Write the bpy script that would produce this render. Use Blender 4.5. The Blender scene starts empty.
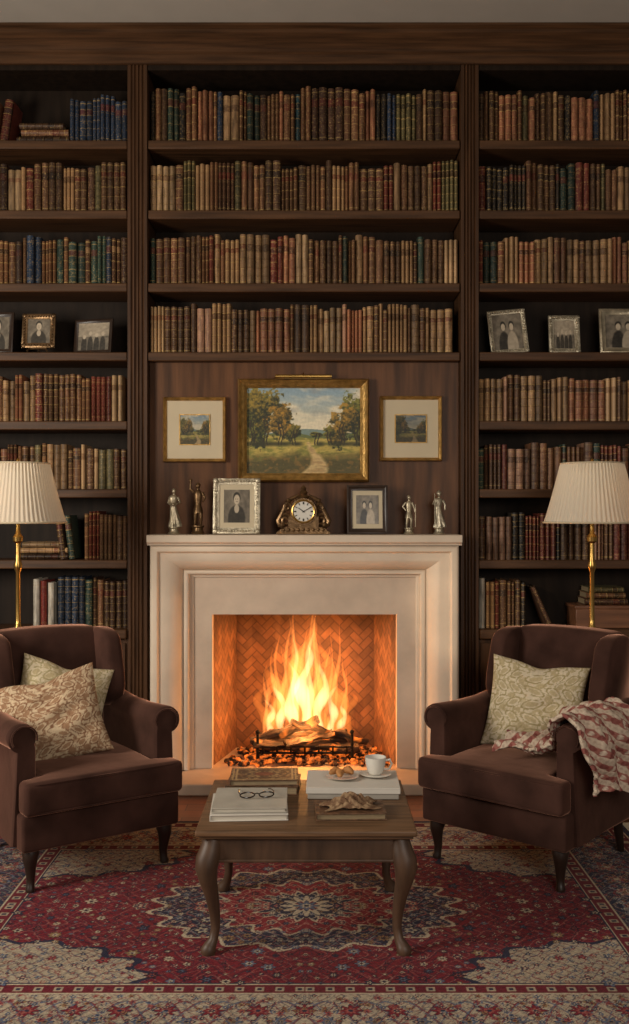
import bpy, bmesh, math, random
import numpy as np
from mathutils import Vector, Matrix, Euler
random.seed(11)
scene=bpy.context.scene
COL=scene.collection
F=1000.0; CAMY=-5.68; H=1.5
def WX(px,y): return (px-314.5)*(y-CAMY)/F
def WZ(py,y): return H-(py-512)*(y-CAMY)/F
pi=math.pi
# ------------------------------------------------------------ colours
def lin(c):
    c=c/255.0
    return c/12.92 if c<=0.04045 else ((c+0.055)/1.055)**2.4
def S(r,g,b): return (lin(r),lin(g),lin(b),1.0)
# ------------------------------------------------------------ materials
def newmat(name):
    m=bpy.data.materials.new(name); m.use_nodes=True
    nt=m.node_tree
    b=nt.nodes.get('Principled BSDF')
    return m,nt,b
def M(name,col,rough=0.5,metal=0.0,var=0.25,nscale=6,stretch=(1,1,1),bump=0.0,bscale=60,sheen=0.0,attr=None,coat=0.0,spec=0.5,sub=None):
    m,nt,b=newmat(name); N=nt.nodes; L=nt.links
    b.inputs['Roughness'].default_value=rough; b.inputs['Metallic'].default_value=metal
    b.inputs['Specular IOR Level'].default_value=spec
    if sheen: 
        b.inputs['Sheen Weight'].default_value=sheen; b.inputs['Sheen Roughness'].default_value=0.35
        b.inputs['Sheen Tint'].default_value=sub or (1,.8,.7,1)
    if coat: b.inputs['Coat Weight'].default_value=coat; b.inputs['Coat Roughness'].default_value=0.25
    tc=N.new('ShaderNodeTexCoord'); mp=N.new('ShaderNodeMapping'); mp.inputs['Scale'].default_value=stretch
    L.new(tc.outputs['Object'],mp.inputs['Vector'])
    nz=N.new('ShaderNodeTexNoise'); nz.inputs['Scale'].default_value=nscale; nz.inputs['Detail'].default_value=5
    L.new(mp.outputs['Vector'],nz.inputs['Vector'])
    mr=N.new('ShaderNodeMapRange'); mr.inputs['From Min'].default_value=.3; mr.inputs['From Max'].default_value=.7
    mr.inputs['To Min'].default_value=1-var; mr.inputs['To Max'].default_value=1+var
    L.new(nz.outputs['Fac'],mr.inputs['Value'])
    mx=N.new('ShaderNodeVectorMath'); mx.operation='SCALE'
    if attr:
        a=N.new('ShaderNodeAttribute'); a.attribute_name=attr; L.new(a.outputs['Color'],mx.inputs[0])
    else:
        rgb=N.new('ShaderNodeRGB'); rgb.outputs[0].default_value=col; L.new(rgb.outputs[0],mx.inputs[0])
    L.new(mr.outputs['Result'],mx.inputs['Scale']); L.new(mx.outputs[0],b.inputs['Base Color'])
    if bump:
        n2=N.new('ShaderNodeTexNoise'); n2.inputs['Scale'].default_value=bscale; n2.inputs['Detail'].default_value=3
        L.new(mp.outputs['Vector'],n2.inputs['Vector'])
        bp=N.new('ShaderNodeBump'); bp.inputs['Strength'].default_value=bump; bp.inputs['Distance'].default_value=0.01
        L.new(n2.outputs['Fac'],bp.inputs['Height']); L.new(bp.outputs[0],b.inputs['Normal'])
    return m
def floor_mat():
    m,nt,b=newmat('floor_planks'); N=nt.nodes; L=nt.links
    tc=N.new('ShaderNodeTexCoord'); br=N.new('ShaderNodeTexBrick')
    br.inputs['Scale'].default_value=1.0; br.inputs['Brick Width'].default_value=1.3; br.inputs['Row Height'].default_value=0.11
    br.inputs['Mortar Size'].default_value=0.002
    br.inputs['Color1'].default_value=S(138,78,42); br.inputs['Color2'].default_value=S(104,58,30); br.inputs['Mortar'].default_value=S(25,14,8)
    L.new(tc.outputs['Object'],br.inputs['Vector'])
    mp=N.new('ShaderNodeMapping'); mp.inputs['Scale'].default_value=(2,30,1); L.new(tc.outputs['Object'],mp.inputs['Vector'])
    nz=N.new('ShaderNodeTexNoise'); nz.inputs['Scale'].default_value=2; nz.inputs['Detail'].default_value=6; L.new(mp.outputs[0],nz.inputs['Vector'])
    mr=N.new('ShaderNodeMapRange'); mr.inputs['To Min'].default_value=.5; mr.inputs['To Max'].default_value=1.4; L.new(nz.outputs['Fac'],mr.inputs['Value'])
    mx=N.new('ShaderNodeVectorMath'); mx.operation='SCALE'; L.new(br.outputs['Color'],mx.inputs[0]); L.new(mr.outputs[0],mx.inputs['Scale'])
    L.new(mx.outputs[0],b.inputs['Base Color']); b.inputs['Roughness'].default_value=.35
    return m
def mixc(a,b,t): return tuple(a[i]*(1-t)+b[i]*t for i in range(3))+(1,)
def book_mats(base,label,gold,style,k):
    m,nt,b=newmat('book_leather_%02d'%k); N=nt.nodes; L=nt.links
    gold=mixc(base,gold,.6); label=mixc(base,label,.65)
    uv=N.new('ShaderNodeUVMap'); sp=N.new('ShaderNodeSeparateXYZ'); L.new(uv.outputs[0],sp.inputs[0])
    cr=N.new('ShaderNodeValToRGB'); cr.color_ramp.interpolation='CONSTANT'
    if style==0: st=[(0,base),(.05,gold),(.062,base),(.18,gold),(.19,base),(.35,gold),(.36,base),(.52,gold),(.53,base),(.66,gold),(.672,label),(.80,gold),(.812,base),(.94,gold),(.955,base)]
    elif style==1: st=[(0,base),(.04,gold),(.06,base),(.31,gold),(.32,base),(.50,gold),(.51,base),(.70,gold),(.71,label),(.81,gold),(.82,base),(.94,gold),(.96,base)]
    elif style==2: st=[(0,base),(.08,gold),(.09,base),(.66,label),(.80,base),(.92,gold),(.93,base)]
    else: st=[(0,base),(.10,gold),(.105,base),(.12,gold),(.125,base),(.86,gold),(.865,base),(.88,gold),(.885,base)]
    e=cr.color_ramp.elements
    e[0].position=0; e[0].color=st[0][1]; e[1].position=st[1][0]; e[1].color=st[1][1]
    for p,c in st[2:]:
        x=e.new(p); x.color=c
    L.new(sp.outputs['Y'],cr.inputs[0])
    mp=N.new('ShaderNodeMapping'); mp.inputs['Scale'].default_value=(6,38,1); L.new(uv.outputs[0],mp.inputs['Vector'])
    oi=N.new('ShaderNodeObjectInfo'); 
    ad=N.new('ShaderNodeVectorMath'); ad.operation='ADD'; L.new(mp.outputs[0],ad.inputs[0])
    sc=N.new('ShaderNodeMath'); sc.operation='MULTIPLY'; sc.inputs[1].default_value=50; L.new(oi.outputs['Random'],sc.inputs[0]); L.new(sc.outputs[0],ad.inputs[1])
    nz=N.new('ShaderNodeTexNoise'); nz.inputs['Scale'].default_value=1; nz.inputs['Detail'].default_value=1; L.new(ad.outputs[0],nz.inputs['Vector'])
    th=N.new('ShaderNodeMath'); th.operation='GREATER_THAN'; th.inputs[1].default_value=.62; L.new(nz.outputs['Fac'],th.inputs[0])
    ml=N.new('ShaderNodeMath'); ml.operation='MULTIPLY'; ml.inputs[1].default_value=.6; L.new(th.outputs[0],ml.inputs[0])
    mix=N.new('ShaderNodeMix'); mix.data_type='RGBA'; L.new(ml.outputs[0],mix.inputs['Factor']); L.new(cr.outputs[0],mix.inputs['A']); mix.inputs['B'].default_value=gold
    tc=N.new('ShaderNodeTexCoord'); ad2=N.new('ShaderNodeVectorMath'); ad2.operation='ADD'; L.new(tc.outputs['Object'],ad2.inputs[0]); L.new(sc.outputs[0],ad2.inputs[1])
    n2=N.new('ShaderNodeTexNoise'); n2.inputs['Scale'].default_value=3; n2.inputs['Detail'].default_value=6; L.new(ad2.outputs[0],n2.inputs['Vector'])
    mr=N.new('ShaderNodeMapRange'); mr.inputs['From Min'].default_value=.25; mr.inputs['From Max'].default_value=.75; mr.inputs['To Min'].default_value=.35; mr.inputs['To Max'].default_value=1.4; L.new(n2.outputs['Fac'],mr.inputs['Value'])
    mr2=N.new('ShaderNodeMapRange'); mr2.inputs['To Min'].default_value=.45; mr2.inputs['To Max'].default_value=1.25; L.new(oi.outputs['Random'],mr2.inputs['Value'])
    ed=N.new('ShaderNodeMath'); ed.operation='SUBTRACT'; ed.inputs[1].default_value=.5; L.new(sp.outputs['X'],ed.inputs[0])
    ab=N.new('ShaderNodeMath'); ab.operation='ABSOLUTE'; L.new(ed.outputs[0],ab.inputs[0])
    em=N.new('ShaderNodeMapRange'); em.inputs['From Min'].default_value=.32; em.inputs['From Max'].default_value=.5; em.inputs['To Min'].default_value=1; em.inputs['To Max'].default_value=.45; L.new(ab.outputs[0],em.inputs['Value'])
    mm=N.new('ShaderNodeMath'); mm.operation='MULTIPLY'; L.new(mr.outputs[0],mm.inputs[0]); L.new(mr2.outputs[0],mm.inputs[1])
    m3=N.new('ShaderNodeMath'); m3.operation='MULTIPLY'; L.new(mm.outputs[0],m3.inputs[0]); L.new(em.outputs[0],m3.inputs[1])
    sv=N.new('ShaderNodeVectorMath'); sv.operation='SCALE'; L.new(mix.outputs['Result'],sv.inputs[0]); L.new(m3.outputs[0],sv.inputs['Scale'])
    L.new(sv.outputs[0],b.inputs['Base Color']); b.inputs['Roughness'].default_value=.5; b.inputs['Specular IOR Level'].default_value=.35
    return m
WOOD=M('dark_walnut',S(74,49,30),.5,var=.45,nscale=3,stretch=(14,14,.8),bump=.08,bscale=20,spec=.25)
WOODH=M('dark_walnut_shelf',S(78,52,32),.5,var=.45,nscale=3,stretch=(.8,14,14),bump=.08,bscale=20,spec=.25)
PANEL=M('walnut_panel',S(92,59,35),.45,var=.45,nscale=2.5,stretch=(9,9,.8),bump=.06,bscale=20,spec=.25)
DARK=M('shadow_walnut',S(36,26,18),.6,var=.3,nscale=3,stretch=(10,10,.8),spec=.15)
STONE=M('limestone',S(216,197,175),.6,var=.08,nscale=5,bump=.12,bscale=60,spec=.3)
STONE2=M('limestone_slip',S(206,184,162),.55,var=.1,nscale=7,bump=.08,bscale=50,spec=.3)
HEARTH=M('hearth_stone',S(185,160,138),.45,var=.1,nscale=7,bump=.05)
VELVET=M('brown_velvet',S(64,42,35),.95,var=.38,nscale=7,sheen=1.0,sub=S(205,150,125),bump=.3,bscale=8,spec=.1)
LEGW=M('ebonised_leg',S(42,28,20),.4,var=.2)
TABLEW=M('table_walnut',S(104,76,52),.5,var=.5,nscale=3,stretch=(1.2,14,14),bump=.1,bscale=20,spec=.4)
TABLEL=M('table_leg_walnut',S(76,54,38),.5,var=.4,nscale=4,stretch=(6,6,1))
BRASS=M('aged_brass',S(186,148,82),.3,1.0,var=.15)
GILT=M('gilt_frame',S(178,140,80),.38,.75,var=.35,nscale=30,bump=.4,bscale=90)
SILVER=M('antique_silver',S(186,174,150),.35,.75,var=.3,nscale=40,bump=.4,bscale=120)
BRONZE=M('dark_bronze',S(116,90,62),.36,.8,var=.35,nscale=30,bump=.2)
PEWTER=M('pewter',S(176,162,136),.38,.7,var=.4,nscale=25,bump=.2)
DKFRAME=M('dark_frame_wood',S(50,36,27),.35,var=.25,nscale=20)
MATB=M('cream_matboard',S(200,184,154),.8,var=.04)
PAGES=M('book_pages',S(140,120,90),.8,var=.15,nscale=30,stretch=(1,1,10))
IRON=M('black_iron',S(30,25,22),.5,.7,var=.2)
PORC=M('porcelain',S(218,212,200),.2,var=.03)
COFFEE=M('coffee',S(50,28,16),.2,var=.1)
CEIL=M('ceiling_plaster',S(190,182,170),.9,var=.03)
WALLM=M('plaster_wall',S(120,110,98),.9,var=.05)
PAINT=M('oil_paint',None,.5,attr='Col',var=.12,nscale=60,bump=.2,bscale=80)
PHOTO=M('photo_print',None,.3,attr='Col',var=.03)
WOOL=M('rug_wool',None,.95,attr='Col',var=.3,nscale=90,bump=.5,bscale=350,spec=.1,sheen=.05)
FABRIC=M('woven_fabric',None,.9,attr='Col',var=.12,nscale=120,bump=.4,bscale=400,spec=.1)
BRICK=M('firebrick',None,.85,attr='Col',var=.25,nscale=12,bump=.3,bscale=60)
LEATHERP=M('stamped_leather',None,.5,attr='Col',var=.2,nscale=30,bump=.2)
def bark_mat():
    m,nt,b=newmat('charred_bark'); N=nt.nodes; L=nt.links
    tc=N.new('ShaderNodeTexCoord'); mp=N.new('ShaderNodeMapping'); mp.inputs['Scale'].default_value=(6,30,30); L.new(tc.outputs['Object'],mp.inputs['Vector'])
    nz=N.new('ShaderNodeTexNoise'); nz.inputs['Scale'].default_value=1.5; nz.inputs['Detail'].default_value=6; L.new(mp.outputs[0],nz.inputs['Vector'])
    cr=N.new('ShaderNodeValToRGB'); e=cr.color_ramp.elements; e[0].position=.35; e[0].color=S(24,17,13); e[1].position=.7; e[1].color=S(104,76,54); L.new(nz.outputs['Fac'],cr.inputs[0]); L.new(cr.outputs[0],b.inputs['Base Color'])
    n2=N.new('ShaderNodeTexNoise'); n2.inputs['Scale'].default_value=9; L.new(tc.outputs['Object'],n2.inputs['Vector'])
    c2=N.new('ShaderNodeValToRGB'); e=c2.color_ramp.elements; e[0].position=.60; e[0].color=(0,0,0,1); e[1].position=.74; e[1].color=(1,.20,.02,1); L.new(n2.outputs['Fac'],c2.inputs[0]); L.new(c2.outputs[0],b.inputs['Emission Color']); b.inputs['Emission Strength'].default_value=1.5
    bp=N.new('ShaderNodeBump'); bp.inputs['Strength'].default_value=.9; bp.inputs['Distance'].default_value=.02; L.new(nz.outputs['Fac'],bp.inputs['Height']); L.new(bp.outputs[0],b.inputs['Normal']); b.inputs['Roughness'].default_value=.9
    return m
BARK=bark_mat()
GLASSES=M('tortoiseshell',S(40,26,18),.2,var=.4,nscale=60)
WHITEBK=M('pale_book_cloth',S(204,196,184),.7,var=.04)
GREYBK=M('grey_book_cloth',S(158,150,138),.7,var=.06)
GREYTOP=M('grey_art_book_cover',S(172,164,150),.6,var=.12,nscale=10)
BROWNBK=M('tooled_leather',S(98,68,46),.5,var=.5,nscale=45,bump=.3)
PASTRY=M('pastry',S(176,120,66),.7,var=.3,nscale=30,bump=.4)
def shade_mat():
    m,nt,b=newmat('pleated_shade_fabric'); N=nt.nodes; L=nt.links
    tr=N.new('ShaderNodeBsdfTranslucent'); tr.inputs['Color'].default_value=S(240,220,188)
    df=N.new('ShaderNodeBsdfDiffuse'); df.inputs['Color'].default_value=S(238,226,205)
    mx=N.new('ShaderNodeMixShader'); mx.inputs[0].default_value=.35
    L.new(df.outputs[0],mx.inputs[1]); L.new(tr.outputs[0],mx.inputs[2]); L.new(mx.outputs[0],N['Material Output'].inputs['Surface'])
    return m
SHADE=shade_mat()
def flame_mat(name,col,st):
    m=bpy.data.materials.new(name); m.use_nodes=True; nt=m.node_tree
    for n in list(nt.nodes): nt.nodes.remove(n)
    o=nt.nodes.new('ShaderNodeOutputMaterial'); e=nt.nodes.new('ShaderNodeEmission')
    e.inputs['Color'].default_value=(*col,1); e.inputs['Strength'].default_value=st
    nt.links.new(e.outputs[0],o.inputs['Volume']); return m
FL1=flame_mat('flame_outer',(1,.28,.045),9)
FL2=flame_mat('flame_inner',(1,.60,.28),26)
FL3=flame_mat('flame_wisp',(1,.36,.08),26)
def ember_mat():
    m,nt,b=newmat('glowing_coals'); N=nt.nodes; L=nt.links
    b.inputs['Base Color'].default_value=S(52,34,26); b.inputs['Roughness'].default_value=.9
    tc=N.new('ShaderNodeTexCoord'); nz=N.new('ShaderNodeTexNoise'); nz.inputs['Scale'].default_value=22; L.new(tc.outputs['Object'],nz.inputs['Vector'])
    cr=N.new('ShaderNodeValToRGB'); e=cr.color_ramp.elements; e[0].position=.48; e[0].color=(0,0,0,1); e[1].position=.72; e[1].color=(1,.18,.02,1)
    L.new(nz.outputs['Fac'],cr.inputs[0]); L.new(cr.outputs[0],b.inputs['Emission Color']); b.inputs['Emission Strength'].default_value=1.6
    return m
EMBER=ember_mat()
# ------------------------------------------------------------ geometry helpers : geo=(V,F)
def tf(g,mat): return ([mat@Vector(v) for v in g[0]],g[1])
def mv(g,x=0,y=0,z=0): return ([(v[0]+x,v[1]+y,v[2]+z) for v in g[0]],g[1])
def rot(g,ax,deg): return tf(g,Matrix.Rotation(math.radians(deg),4,ax))
def join(*gs):
    V=[];Fc=[]
    for g in gs:
        o=len(V); V+=[tuple(v) for v in g[0]]; Fc+=[tuple(i+o for i in f) for f in g[1]]
    return (V,Fc)
def box(x0,x1,y0,y1,z0,z1):
    V=[(x,y,z) for z in (z0,z1) for y in (y0,y1) for x in (x0,x1)]
    return (V,[(0,2,3,1),(4,5,7,6),(0,1,5,4),(2,6,7,3),(0,4,6,2),(1,3,7,5)])
def lathe(prof,n=28,c=(0,0,0)):
    V=[];Fc=[]
    for r,z in prof:
        for i in range(n):
            a=2*pi*i/n; V.append((c[0]+r*math.cos(a),c[1]+r*math.sin(a),c[2]+z))
    for j in range(len(prof)-1):
        for i in range(n):
            k=(i+1)%n; Fc.append((j*n+i,j*n+k,(j+1)*n+k,(j+1)*n+i))
    Fc.append(tuple(reversed(range(n)))); Fc.append(tuple((len(prof)-1)*n+i for i in range(n)))
    return (V,Fc)
def tube(path,rad,n=10,flat=(1,1),closed=False):
    P=[Vector(p) for p in path]; m=len(P)
    if not isinstance(rad,(list,tuple)): rad=[rad]*m
    V=[];Fc=[]; up=None
    for i in range(m):
        if closed: t=(P[(i+1)%m]-P[i-1])
        else: t=P[min(i+1,m-1)]-P[max(i-1,0)]
        t.normalize()
        if up is None:
            up=Vector((0,1,0)) if abs(t.y)<.9 else Vector((1,0,0))
        a=t.cross(up); a.normalize(); b=a.cross(t); b.normalize(); up=b
        for k in range(n):
            an=2*pi*k/n; V.append(tuple(P[i]+a*math.cos(an)*rad[i]*flat[0]+b*math.sin(an)*rad[i]*flat[1]))
    rng=m if closed else m-1
    for i in range(rng):
        j=(i+1)%m
        for k in range(n):
            l=(k+1)%n; Fc.append((i*n+k,i*n+l,j*n+l,j*n+k))
    if not closed: Fc.append(tuple(reversed(range(n)))); Fc.append(tuple((m-1)*n+k for k in range(n)))
    return (V,Fc)
def sphere(c,r,s=(1,1,1),n=14):
    pr=[]; 
    for i in range(n//2+1):
        a=-pi/2+pi*i/(n//2); pr.append((max(r*math.cos(a),1e-4),r*math.sin(a)))
    g=lathe(pr,n); return ([(c[0]+v[0]*s[0],c[1]+v[1]*s[1],c[2]+v[2]*s[2]) for v in g[0]],g[1])
def rbox(hx,hy,hz,r,ni=5,f=None,c=(0,0,0)):
    def ax(h):
        o=[-h,-h+r*.25,-h+r*.6]; o+=list(np.linspace(-h+r,h-r,ni+1)); o+=[h-r*.6,h-r*.25,h]; return o
    A,B,Cc=ax(hx),ax(hy),ax(hz); n=len(A); idx={};V=[];Fc=[]
    def vid(i,j,k):
        key=(i,j,k)
        if key not in idx:
            p=Vector((A[i],B[j],Cc[k])); q=Vector((max(-hx+r,min(hx-r,p.x)),max(-hy+r,min(hy-r,p.y)),max(-hz+r,min(hz-r,p.z))))
            d=p-q
            if d.length>1e-9: p=q+d.normalized()*r
            if f: p=Vector(f(p))
            idx[key]=len(V); V.append((p.x+c[0],p.y+c[1],p.z+c[2]))
        return idx[key]
    e=n-1
    for i in range(e):
        for j in range(e):
            Fc.append((vid(i,j,0),vid(i,j+1,0),vid(i+1,j+1,0),vid(i+1,j,0)))
            Fc.append((vid(i,j,e),vid(i+1,j,e),vid(i+1,j+1,e),vid(i,j+1,e)))
            Fc.append((vid(i,0,j),vid(i+1,0,j),vid(i+1,0,j+1),vid(i,0,j+1)))
            Fc.append((vid(i,e,j),vid(i,e,j+1),vid(i+1,e,j+1),vid(i+1,e,j)))
            Fc.append((vid(0,i,j),vid(0,i,j+1),vid(0,i+1,j+1),vid(0,i+1,j)))
            Fc.append((vid(e,i,j),vid(e,i+1,j),vid(e,i+1,j+1),vid(e,i,j+1)))
    return (V,Fc)
def prism(pts,axis,a,b):
    n=len(pts); V=[]
    for t in (a,b):
        for p,q in pts:
            V.append({'x':(t,p,q),'y':(p,t,q),'z':(p,q,t)}[axis])
    Fc=[tuple(range(n)),tuple(range(2*n-1,n-1,-1))]
    for i in range(n):
        j=(i+1)%n; Fc.append((i,j,n+j,n+i))
    return (V,Fc)
def ringframe(w,h,prof):
    V=[];n=len(prof)
    for sx,sz in ((-1,-1),(1,-1),(1,1),(-1,1)):
        for t,y in prof: V.append((sx*(w/2-t),y,sz*(h/2-t)))
    Fc=[]
    for s in range(4):
        q=(s+1)%4
        for i in range(n):
            j=(i+1)%n; Fc.append((s*n+i,s*n+j,q*n+j,q*n+i))
    return (V,Fc)
def mesh(name,geo,mats,smooth=35,recalc=True,matidx=None):
    me=bpy.data.meshes.new(name); me.from_pydata([tuple(v) for v in geo[0]],[],geo[1])
    if not isinstance(mats,(list,tuple)): mats=[mats]
    for m in mats: me.materials.append(m)
    if matidx: me.polygons.foreach_set('material_index',matidx)
    if recalc:
        bm=bmesh.new(); bm.from_mesh(me); bmesh.ops.recalc_face_normals(bm,faces=bm.faces); bm.to_mesh(me); bm.free()
    if smooth:
        me.shade_smooth(); me.set_sharp_from_angle(angle=math.radians(smooth))
    me.update(); return me
def obj(name,data,parent=None,loc=(0,0,0),rt=(0,0,0),label=None,cat=None,group=None,kind=None):
    o=bpy.data.objects.new(name,data); o.location=loc; o.rotation_euler=[math.radians(a) for a in rt]
    if parent: o.parent=parent
    if label: o['label']=label
    if cat: o['category']=cat
    if group: o['group']=group
    if kind: o['kind']=kind
    COL.objects.link(o); return o
def part(name,geo,mat,parent,loc=(0,0,0),rt=(0,0,0),label=None,bev=0,seg=3,sub=0,smooth=35):
    o=obj(name,mesh(name,geo,mat,smooth),parent,loc,rt,label)
    if bev:
        m=o.modifiers.new('b','BEVEL'); m.width=bev; m.segments=seg; m.limit_method='ANGLE'; m.angle_limit=math.radians(35)
        o.data.shade_smooth(); m.harden_normals=False
        o.data.set_sharp_from_angle(angle=math.radians(80))
    if sub:
        m=o.modifiers.new('s','SUBSURF'); m.levels=sub; m.render_levels=sub
    return o
def thing(name,label,cat,loc=(0,0,0),rt=(0,0,0),group=None):
    o=obj(name,None,None,loc,rt,label,cat,group); o.empty_display_size=.1; return o
def single(name,geo,mat,label,cat,loc=(0,0,0),rt=(0,0,0),group=None,kind=None,bev=0,smooth=35,sub=0):
    o=part(name,geo,mat,None,loc,rt,None,bev,3,sub,smooth); o['label']=label
    if cat: o['category']=cat
    if group: o['group']=group
    if kind: o['kind']=kind
    return o
# ------------------------------------------------------------ numpy painting
def hsh(ix,iy,s):
    v=np.sin(ix*127.1+iy*311.7+s*74.7)*43758.5453; return v-np.floor(v)
def vn(x,y,s=0):
    ix=np.floor(x);iy=np.floor(y);fx=x-ix;fy=y-iy; fx=fx*fx*(3-2*fx);fy=fy*fy*(3-2*fy)
    return (hsh(ix,iy,s)*(1-fx)+hsh(ix+1,iy,s)*fx)*(1-fy)+(hsh(ix,iy+1,s)*(1-fx)+hsh(ix+1,iy+1,s)*fx)*fy
def fbm(x,y,s=0,o=4):
    r=0;a=.5;t=0
    for i in range(o): r=r+a*vn(x*2**i,y*2**i,s+i*13);t+=a;a*=.5
    return r/t
def setcol(me,rgb):
    rgb=np.clip(rgb,0,255)/255.0; l=np.where(rgb<=.04045,rgb/12.92,((rgb+.055)/1.055)**2.4)
    a=me.color_attributes.new('Col','FLOAT_COLOR','POINT'); b=np.ones((len(l),4),dtype=np.float32); b[:,:3]=l
    a.data.foreach_set('color',b.ravel())
def blend(c,m,col): 
    m=np.clip(m,0,1)[:,None]; return c*(1-m)+np.array(col,dtype=float)*m if not isinstance(col,np.ndarray) else c*(1-m)+col*m
def gridmesh(name,nx,ny,pf,colf,mat):
    u=np.linspace(0,1,nx+1);v=np.linspace(0,1,ny+1);U,V=np.meshgrid(u,v); U=U.ravel();V=V.ravel()
    P=pf(U,V); me=bpy.data.meshes.new(name)
    idx=np.arange((nx+1)*(ny+1)).reshape(ny+1,nx+1)
    q=np.stack([idx[:-1,:-1],idx[:-1,1:],idx[1:,1:],idx[1:,:-1]],-1).reshape(-1,4)
    me.vertices.add(len(P)); me.vertices.foreach_set('co',P.astype(np.float32).ravel())
    me.loops.add(q.size); me.loops.foreach_set('vertex_index',q.ravel().astype(np.int32))
    me.polygons.add(len(q)); me.polygons.foreach_set('loop_start',np.arange(0,q.size,4,dtype=np.int32)); 
    me.update(calc_edges=True); me.materials.append(mat); setcol(me,colf(U,V)); me.shade_smooth(); return me
def picmesh(name,w,h,nx,ny,colf,mat):
    return gridmesh(name,nx,ny,lambda U,V:np.stack([(U-.5)*w,0*U,(V-.5)*h],-1),colf,mat)
def landscape(seed,dark=1.0):
    def f(u,v):
        n=fbm(u*9,v*9,seed); c=np.zeros((len(u),3))
        t=np.clip((v-.45)/.5,0,1)[:,None]; c+=np.array([[232,212,166]])*(1-t)+np.array([[146,168,178]])*t
        cl=np.clip((fbm(u*4+v*2,v*8,seed+3)-.44)*5,0,1); c=blend(c,cl*.85,(236,222,190))
        c=blend(c,np.clip((fbm(u*5,v*10,seed+31)-.58)*5,0,1)*.5,(150,150,146))
        c=blend(c,(v<.49+.025*np.sin(u*9+seed)+.02*n).astype(float),(124,142,132))
        c=blend(c,(v<.455+.02*np.sin(u*14+seed)+.03*n).astype(float),(104,112,62))
        gr=(v<.41+.02*np.sin(u*5+1)+.03*n); c=blend(c,gr.astype(float),(186,162,78))
        c=blend(c,gr*np.clip((fbm(u*10,v*26,seed+5)-.42)*5,0,1)*.75,(118,120,48)); c=blend(c,gr*np.clip((fbm(u*24,v*50,seed+8)-.55)*6,0,1)*.6,(214,186,98))
        c=blend(c,np.clip((.18+.14*n-v)*10,0,1)*.85,(70,62,28)); c=blend(c,(v<.2)*np.clip((fbm(u*30,v*30,seed+18)-.55)*6,0,1)*.6,(150,110,50))
        px=.56+.16*np.sin(v*9+.4)*(.6-v); wd=.015+.34*np.clip(.36-v,0,1)**1.15; m=np.clip((wd-np.abs(u-px))/.03+ (n-.5)*2.2,0,1)*(v<.37)
        c=blend(c,m*.85,(220,188,130)); c=blend(c,m*np.clip((fbm(u*14,v*60,seed+7)-.45)*5,0,1)*.6,(158,124,78))
        # (x, z, radius, height, seed, warmth): a tall clump one side, lower open trees the other
        for (tx,tz,r,rz,s,wm_) in ((.05,.60,.13,.30,3,0),(.17,.66,.13,.27,1,.5),(.30,.58,.11,.22,2,1),(.42,.49,.05,.08,7,.3),(.97,.60,.10,.28,5,0),(.84,.56,.11,.22,4,.9),(.73,.47,.05,.07,6,.2),(.62,.455,.05,.03,8,.2)):
            for q in range(9):
                ox=(hsh(np.array([q*3.1+s]),np.array([1.]),seed)[0]-.5)*r*1.5; oz=(hsh(np.array([q*1.7+s]),np.array([5.]),seed)[0]-.45)*rz*1.2
                cx,cz=tx+ox,tz+oz; k=.35+.3*hsh(np.array([q*2.3+s]),np.array([9.]),seed)[0]; rr,rzz=r*k*1.1,rz*k
                nn=fbm(u*34,v*30,seed+s*9+q,3); d=np.sqrt(((u-cx)/rr)**2+((v-cz)/rzz)**2); mk=np.clip((1.1-d+(nn-.5)*2.2)*3,0,1)
                lt=np.clip(.42+(v-cz)/rzz*.45-(u-cx)/rr*.25+(fbm(u*50,v*44,s+q,3)-.5)*1.8,0,1)
                hi=np.array([128,124,44])*(1-wm_)+np.array([186,136,46])*wm_
                tc=np.array([34,38,16])+lt[:,None]*(hi-np.array([34,38,16])); c=blend(c,mk*.9,tc)
            for o_ in(-.012,.014): c=blend(c,(np.abs(u-tx-o_-.010*np.sin(v*26+s))<.005)*(v<tz+.02)*(v>.33),(52,36,20))
            c=blend(c,np.clip(1-np.sqrt(((u-tx-.03)/(r*1.3))**2+((v-.345)/.04)**2),0,1),(52,50,20))
        return c*dark
    return f
def sepia(seed,kind='portrait'):
    def f(u,v):
        n=fbm(u*6,v*6,seed); g=95+60*n-30*np.abs(u-.5)
        def ell(cx,cz,rx,rz,val,g): 
            m=np.clip((1-np.sqrt(((u-cx)/rx)**2+((v-cz)/rz)**2))*8,0,1); return g*(1-m)+val*m
        if kind=='portrait':
            g=ell(.5,.12,.36,.44,60,g); g=ell(.5,.42,.10,.14,180,g); g=ell(.5,.76,.155,.18,60,g); g=ell(.5,.70,.12,.16,190,g); g=ell(.46,.72,.018,.015,60,g); g=ell(.54,.72,.018,.015,60,g); g=ell(.5,.64,.04,.012,90,g)
            g=g+25*(fbm(u*14,v*14,seed+2)-.5)
        elif kind=='pair':
            for cx,k in ((.36,1),(.64,.8)):
                g=ell(cx,.1,.2,.45,50 if k==1 else 170,g); g=ell(cx,.68*1.0,.1,.14,45,g); g=ell(cx,.64,.075,.11,190,g)
            g=g+40*(fbm(u*14,v*14,seed+2)-.5)
        else:
            g=g+40*(v>.5); 
            for cx,k in ((.2,.5),(.4,.62),(.6,.55),(.8,.6)):
                g=ell(cx,.15,.1,.38,60,g); g=ell(cx,k,.055,.085,185,g)
            g=g+40*(fbm(u*14,v*14,seed+2)-.5)
        return np.stack([g*1.02,g*.93,g*.8],-1)
    return f
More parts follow.
